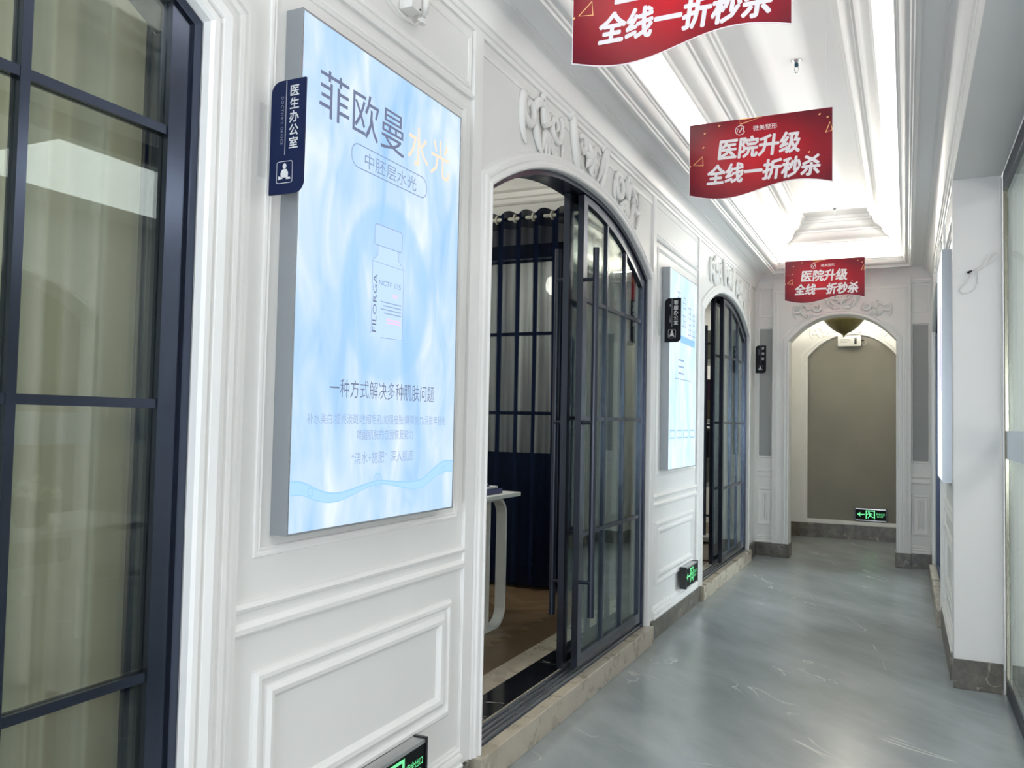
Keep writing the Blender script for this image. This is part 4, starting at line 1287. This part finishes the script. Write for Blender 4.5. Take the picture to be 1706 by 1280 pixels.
# ------------------------------------------------------------------ projecting door plates
M_ICON = M_SILVERL
def door_plate(x0, y, z0, mat, chars, sub, label, bright):
    W, Hh = 0.118, 0.318
    F = lambda a, b, h: (x0 + a, y - h, z0 + b)
    T = thing('door_plate', (x0, y, z0), label, 'sign', 'projecting room name plates')
    MB().prism(rrect(0, 0, W, Hh, 0.034, 8, (0, 1, 0, 1)), F, 0.003, -0.003).build('plate', mat, T)
    MB().prism([(-x0 - 0.0185, 0.07), (0.02, 0.07), (0.02, Hh - .08), (-x0 - 0.0185, Hh - .08)], F, -0.0032, -0.0060).build('acrylic_arm', M_CLEAR, T)
    MB().box((-0.0198, y - .03, z0 + .05), (-0.0165, y + .03, z0 + Hh - .06)).build('wall_mount', M_CLEAR, T)
    k = (Hh - 0.135) / len(chars)
    cs = min(k * 1.02, 0.034)
    for i, ch in enumerate(chars):
        letter('lettering', ch, cs, (0.082, Hh - 0.045 - k * i), F, M_SILVERL, T, 0.0034, bold=0.0006)
    mb = MB(); ribbon(mb, [(0.053, Hh - .002), (0.053, 0.108)], 0.0016, F, 0.0034); mb.build('divider_line', M_SILVERD if not bright else M_SILVERL, T)
    if bright:
        vs, fs = text_mb(sub, 0.0125, align='LEFT', spacing=1.25, width=0.135)
        MB().add([F(0.036 + y_, Hh - 0.045 - x_, 0.0034) for x_, y_ in vs], fs).build('lettering', M_SILVERD, T)
    else:                                                # too small to read: a column of faint strokes
        mb = MB()
        for k in range(int(sub)):
            ribbon(mb, [(0.033, Hh - 0.050 - 0.011 * k), (0.042, Hh - 0.050 - 0.011 * k)], 0.006, F, 0.0034)
        mb.build('faint_print', M_SILVERD, T)
    mb = MB(); ribbon(mb, rrect(0.027, 0.030, 0.081, 0.090, 0.006), 0.0014, F, 0.0034, True); mb.build('icon_frame', M_SILVERD if not bright else M_SILVERL, T)
    ic = MB()
    ic.prism([(0.054 + 0.0065 * math.cos(a), 0.077 + 0.0075 * math.sin(a)) for a in [2 * PI * i / 14 for i in range(14)]], F, 0.0032, 0.0036)
    ic.prism([(0.042, 0.045), (0.066, 0.045), (0.067, 0.058), (0.062, 0.067), (0.056, 0.069), (0.052, 0.069), (0.046, 0.067), (0.041, 0.058)], F, 0.0032, 0.0036)
    ic.prism([(0.033, 0.040), (0.048, 0.042), (0.048, 0.046), (0.033, 0.050)], F, 0.0032, 0.0036)
    ic.prism([(0.060, 0.040), (0.076, 0.040), (0.074, 0.045), (0.060, 0.046)], F, 0.0032, 0.0036)
    ic.build('person_icon', M_SILVERL, T)
    return T
door_plate(-0.002, 1.79, 2.112, M_PLATE, '医生办公室', "DOCTOR'S OFFICE", 'navy name plate of the doctor office, overlapping the large vial poster', True)
door_plate(0.022, 5.91, 2.090, M_PLATE2, '客服办公室', '13', 'black name plate overlapping the pale blue lit poster', True)
door_plate(0.022, 9.93, 2.110, M_PLATE2, '咨询室', '6', 'small black name plate in the far corner by the grey strip panel', False)

# ------------------------------------------------------------------ exit signs
def exit_sign(F, a0, b0, label, flipside=False):
    W, Hh, D = 0.40, 0.160, 0.05
    T = thing('exit_sign', F(a0 + W / 2, b0, 0), label, 'sign', 'green lit exit signs low on the walls')
    MB().prism([(a0 + .012, b0 + .006), (a0 + W - .012, b0 + .006), (a0 + W - .012, b0 + Hh - .012), (a0 + .012, b0 + Hh - .012)], F, 0.006, D - .002).build('sign_face', M_SIGNK, T)
    MB().prism([(a0 + .01, b0 + Hh - .013), (a0 + W - .01, b0 + Hh - .013), (a0 + W - .01, b0 + Hh), (a0 + .01, b0 + Hh)], F, 0.002, D).build('top_rail', M_ALU, T)
    MB().prism([(a0 + .01, b0), (a0 + W - .01, b0), (a0 + W - .01, b0 + .008), (a0 + .01, b0 + .008)], F, 0.002, D).build('bottom_rail', M_ALU, T)
    for p in (a0, a0 + W - .013):
        MB().prism([(p, b0 - .004), (p + .013, b0 - .004), (p + .013, b0 + Hh + .004), (p, b0 + Hh + .004)], F, 0.0, D + .003).build('end_cap', M_BLACKP, T)
    h = D - .0008
    ar = MB().prism([(a0 + .032, b0 + .082), (a0 + .075, b0 + .112), (a0 + .068, b0 + .088), (a0 + .128, b0 + .088), (a0 + .128, b0 + .076), (a0 + .068, b0 + .076), (a0 + .075, b0 + .052)], F, h - .0004, h)
    ar.build('arrow', M_GREEN, T)
    mb = MB(); c = a0 + .195
    for p in (c - .055, c + .045):
        mb.prism([(p, b0 + .026), (p + .014, b0 + .026), (p + .014, b0 + .134), (p, b0 + .134)], F, h - .0004, h)
    mb.prism([(c - .055, b0 + .126), (c + .059, b0 + .126), (c + .059, b0 + .137), (c - .055, b0 + .137)], F, h - .0004, h)
    mb.build('door_symbol', M_GREEN, T)
    mb = MB()
    mb.prism([(c - .016 + .010 * math.cos(q), b0 + .114 + .010 * math.sin(q)) for q in [2 * PI * i / 12 for i in range(12)]], F, h - .0004, h + .0001)
    for pts, w in (([(c - .012, b0 + .100), (c + .004, b0 + .068)], .018), ([(c - .010, b0 + .098), (c - .034, b0 + .088), (c - .040, b0 + .076)], .008), ([(c - .004, b0 + .100), (c + .020, b0 + .094), (c + .028, b0 + .076)], .008),
                   ([(c + .002, b0 + .070), (c - .014, b0 + .058), (c - .026, b0 + .036)], .010), ([(c + .004, b0 + .070), (c + .022, b0 + .052), (c + .040, b0 + .048)], .010)):
        ribbon(mb, pts, w, F, h)
    mb.build('running_figure', M_GREEN, T)
    letter('lettering', '安全出口', 0.030, (a0 + .320, b0 + .082), F, M_GREEN, T, h, width=0.104)
    letter('lettering', 'EXIT', 0.026, (a0 + .320, b0 + .052), F, M_GREEN, T, h, width=0.078)
    return T
def FLs(a, b, h): return (h + 0.001, a, b)
exit_sign(FLs, 2.235, 0.205, 'green exit sign at the bottom edge, below the white wall panel')
exit_sign(FLs, 6.520, 0.226, 'green exit sign on the left wall under the pale poster')
exit_sign(lambda a, b, h: (a, 12.298 - h, b), 0.965, 0.262, 'green exit sign low on the taupe wall at the end')

# ------------------------------------------------------------------ ceiling things
def sprinkler(x, y, label, mat):
    T = thing('sprinkler_head', (x, y, 3.75), label, 'sprinkler', 'ceiling sprinkler heads')
    MB().lathe([(0, 0), (0.034, -0.001), (0.034, -0.004), (0.016, -0.012), (0.013, -0.018), (0, -0.018)], (x, y, 3.75), 20).build('escutcheon', M_ALU, T, smooth=True)
    MB().lathe([(0, -0.018), (0.012, -0.018), (0.012, -0.036), (0.008, -0.040), (0, -0.040)], (x, y, 3.75), 12).build('body', mat, T, smooth=True)
    mb = MB()
    for m in (-1, 1):
        mb.tube([(x + m * .008, y, 3.712), (x + m * .012, y, 3.698), (x + m * .010, y, 3.684), (x, y, 3.674)], 0.0025, 6)
    mb.build('yoke', M_ALU, T, smooth=True)
    MB().lathe([(0, -0.074), (0.017, -0.075), (0.018, -0.079), (0, -0.080)], (x, y, 3.75), 16).build('deflector', M_ALU, T, smooth=True)
M_TEAL = P('dark_teal_metal', (0.02, 0.06, 0.09), 0.3, 0.6)
sprinkler(0.990, 5.30, 'chrome and teal sprinkler head above the middle banner', M_TEAL)
sprinkler(0.935, 9.10, 'pale sprinkler head near the far end of the ceiling recess', M_WHITEP)

# bronze bowl lamp in the vestibule
LP = thing('ceiling_lamp', (0.892, 11.2, 3.05), 'olive bronze bowl ceiling lamp hanging behind the end arch', 'ceiling lamp')
c = (0.892, 11.2, 0)
MB().lathe([(0.0, 2.672), (0.03, 2.675), (0.075, 2.693), (0.125, 2.726), (0.182, 2.778), (0.224, 2.826), (0.246, 2.858), (0.240, 2.860), (0.218, 2.830), (0.176, 2.784), (0.12, 2.736), (0.0, 2.688)], c, 36).build('bowl', M_BRONZE, LP, smooth=True)
MB().lathe([(0.238, 2.848), (0.252, 2.852), (0.258, 2.866), (0.250, 2.880), (0.236, 2.876), (0.236, 2.848)], c, 36).build('rim', M_BRONZE, LP, smooth=True)
MB().lathe([(0.0, 2.630), (0.010, 2.634), (0.015, 2.646), (0.010, 2.656), (0.028, 2.664), (0.040, 2.674), (0.0, 2.676)], c, 16).build('finial', M_BRONZE, LP, smooth=True)
MB().lathe([(0.0, 2.68), (0.008, 2.68), (0.008, 3.02), (0.06, 3.03), (0.065, 3.05), (0, 3.05)], c, 16).build('stem', M_BRONZE, LP, smooth=True)
pl_ = bpy.data.lights.new('bowl_lamp_bulb', 'POINT'); pl_.energy = 62; pl_.color = (1, 0.93, 0.79); pl_.shadow_soft_size = 0.05
po = bpy.data.objects.new('bowl_lamp_bulb', pl_); COL.objects.link(po); po.location = (0.93, 11.14, 2.93)

# emergency light box and detector on the back wall
EBX = thing('emergency_light', (0.90, 12.2, 2.60), 'white emergency light box with a black window under the bowl lamp', 'emergency light')
MB().box((0.752, 12.17, 2.605), (1.048, 12.25, 2.755)).build('housing', M_WHITEP, EBX, bevel=0.008)
MB().box((0.962, 12.167, 2.632), (0.992, 12.171, 2.722)).build('black_window', M_BLACKP, EBX)
mb = MB()
for z, x1 in ((2.725, 0.83), (2.700, 0.90), (2.680, 0.92), (2.660, 0.88)):
    ribbon(mb, [(0.785, z), (x1, z)], 0.006, lambda a, b, h: (a, 12.169 - h, b), 0)
mb.build('print_lines', P('grey_print', (0.40, 0.40, 0.39), 0.6), EBX)
MB().tube([(1.046, 12.21, 2.68), (1.066, 12.21, 2.683), (1.085, 12.215, 2.68)], 0.006, 6).build('plug', M_BLACKP, EBX)
MB().tube([(1.083, 12.22, 2.68), (1.11, 12.222, 2.66), (1.10, 12.224, 2.635), (1.075, 12.224, 2.63), (1.06, 12.226, 2.645)], 0.003, 6).build('cable', M_WHITEP, EBX, smooth=True)
det = MB().lathe([(0, 0), (0.05, 0), (0.05, -0.014), (0.038, -0.030), (0, -0.032)], (0.992, 12.226, 2.815), 24, 'Y').build('smoke_detector', M_WHITEP, smooth=True)
tag(det, 'round off-white detector beside the bowl lamp on the arch', 'smoke detector')

# ------------------------------------------------------------------ small fittings
# camera junction box, capped socket, clip and cable high on the left wall
JB = thing('junction_box', (-0.02, 2.47, 2.93), 'white junction box with a looped cable above the vial poster', 'junction box')
MB().box((-0.0195, 2.435, 2.945), (0.035, 2.500, 3.06)).build('housing', M_WHITEP, JB, bevel=0.004)
MB().lathe([(0, 0.028), (0.010, 0.028), (0.012, 0.038), (0.020, 0.044), (0.024, 0.062), (0.026, 0.095), (0.021, 0.112), (0, 0.115)], (0.015, 2.540, 2.928), 16).build('bulb_cap', M_WHITEP, JB, smooth=True)
MB().box((0.005, 2.522, 2.929), (0.025, 2.552, 2.948)).build('clip', M_WHITEP, JB, bevel=0.002)
MB().tube([(0.002, 2.10, 3.06), (0.004, 2.20, 2.985), (0.006, 2.32, 2.935), (0.008, 2.42, 2.905), (0.010, 2.49, 2.908), (0.012, 2.522, 2.932)], 0.005, 8).build('cable', M_WHITEP, JB, smooth=True)
MB().lathe([(0, 0), (0.004, 0), (0.004, 0.002), (0, 0.002)], (0.036, 2.488, 2.955), 10, 'X').build('screw', M_BLACKP, JB)

# white cable tied in loops on the pier
CB = thing('cable_loop', (1.985, 5.60, 2.45), 'thin white cable tied in two loops on the pier face, black plug at its end', 'cable')
def yb(i, n): return 5.585 - 0.012 * math.sin(i / n * 6)
pts = [(1.983, 2.445), (1.998, 2.451), (2.020, 2.482), (2.042, 2.521), (2.064, 2.540), (2.078, 2.540), (2.081, 2.526), (2.065, 2.503), (2.037, 2.479), (2.014, 2.466), (1.990, 2.450), (1.965, 2.435), (1.943, 2.409),
       (1.920, 2.372), (1.895, 2.343), (1.889, 2.326), (1.900, 2.312), (1.933, 2.314), (1.962, 2.332), (1.980, 2.365), (1.983, 2.40), (1.982, 2.440)]
sp = []
for i in range(len(pts) - 1):
    p0, p1, p2, p3 = [Vector((*pts[max(0, min(len(pts) - 1, i + k))], 0)) for k in (-1, 0, 1, 2)]
    for k in range(5):
        t_ = k / 5
        q = 0.5 * (2 * p1 + (p2 - p0) * t_ + (2 * p0 - 5 * p1 + 4 * p2 - p3) * t_ ** 2 + (3 * p1 - p0 - 3 * p2 + p3) * t_ ** 3)
        sp.append((q.x, yb(i + t_, 22), q.y))
MB().tube(sp, 0.0044, 8).build('cord', M_WHITEP, CB, smooth=True)
MB().tube([(1.985, 5.588, 2.452), (1.968, 5.585, 2.452), (1.950, 5.583, 2.441)], 0.0025, 6).build('cord_tail', M_WHITEP, CB, smooth=True)
MB().tube([(1.950, 5.583, 2.441), (1.940, 5.582, 2.436), (1.926, 5.580, 2.428)], [0.0035, 0.006, 0.0085], 8).build('plug', M_BLACKP, CB)

# ------------------------------------------------------------------ lobby counter and flowers, mirrored in the nearest door
TB = thing('console_table', (2.95, 3.25, 0), 'pale console table in the lobby, mirrored in the nearest door glass', 'table')
MB().box((2.55, 2.70, 0.80), (3.35, 3.95, 0.84)).build('table_top', M_WHITEM, TB, bevel=0.004)
MB().box((2.62, 2.78, 0.50), (3.28, 3.87, 0.53)).build('lower_shelf', M_WHITEM, TB)
for x in (2.60, 3.30):
    for y in (2.75, 3.90):
        MB().box((x - .02, y - .02, 0), (x + .02, y + .02, 0.80)).build('leg', M_WHITEM, TB)
VS = thing('flower_vase', (2.85, 3.20, 0.84), 'cream flower bouquet in a dark green vase, mirrored in the nearest door glass', 'flowers')
MB().lathe([(0, 0), (0.07, 0), (0.085, 0.03), (0.09, 0.10), (0.085, 0.15), (0.075, 0.15), (0.078, 0.10), (0, 0.02)], (2.85, 3.20, 0.84), 20).build('vase', M_VASE, VS, smooth=True)
rnd = random.Random(4)
for k in range(22):
    a, r = rnd.uniform(0, 6.28), 0.15 * math.sqrt(rnd.random())
    p = (2.85 + r * math.cos(a), 3.20 + r * math.sin(a), 1.06 + rnd.uniform(-.03, .07) - r * .2)
    mb = MB()
    for q in range(7):
        b = 2 * PI * q / 7
        mb.ball((p[0] + .016 * math.cos(b), p[1] + .016 * math.sin(b), p[2]), 0.017, 6, 4, (1, 1, 0.8))
    mb.ball((p[0], p[1], p[2] + .012), 0.017, 6, 4)
    mb.build('blossom', M_PETAL, VS, smooth=True)
mb = MB()
for k in range(12):
    a = rnd.uniform(0, 6.28)
    mb.tube([(2.85, 3.20, 0.97), (2.85 + .08 * math.cos(a), 3.2 + .08 * math.sin(a), 1.03), (2.85 + .15 * math.cos(a), 3.2 + .15 * math.sin(a), 1.02)], [0.004, 0.016, 0.003], 5)
mb.build('leaves', M_LEAF, VS)

bpy.context.view_layer.update()
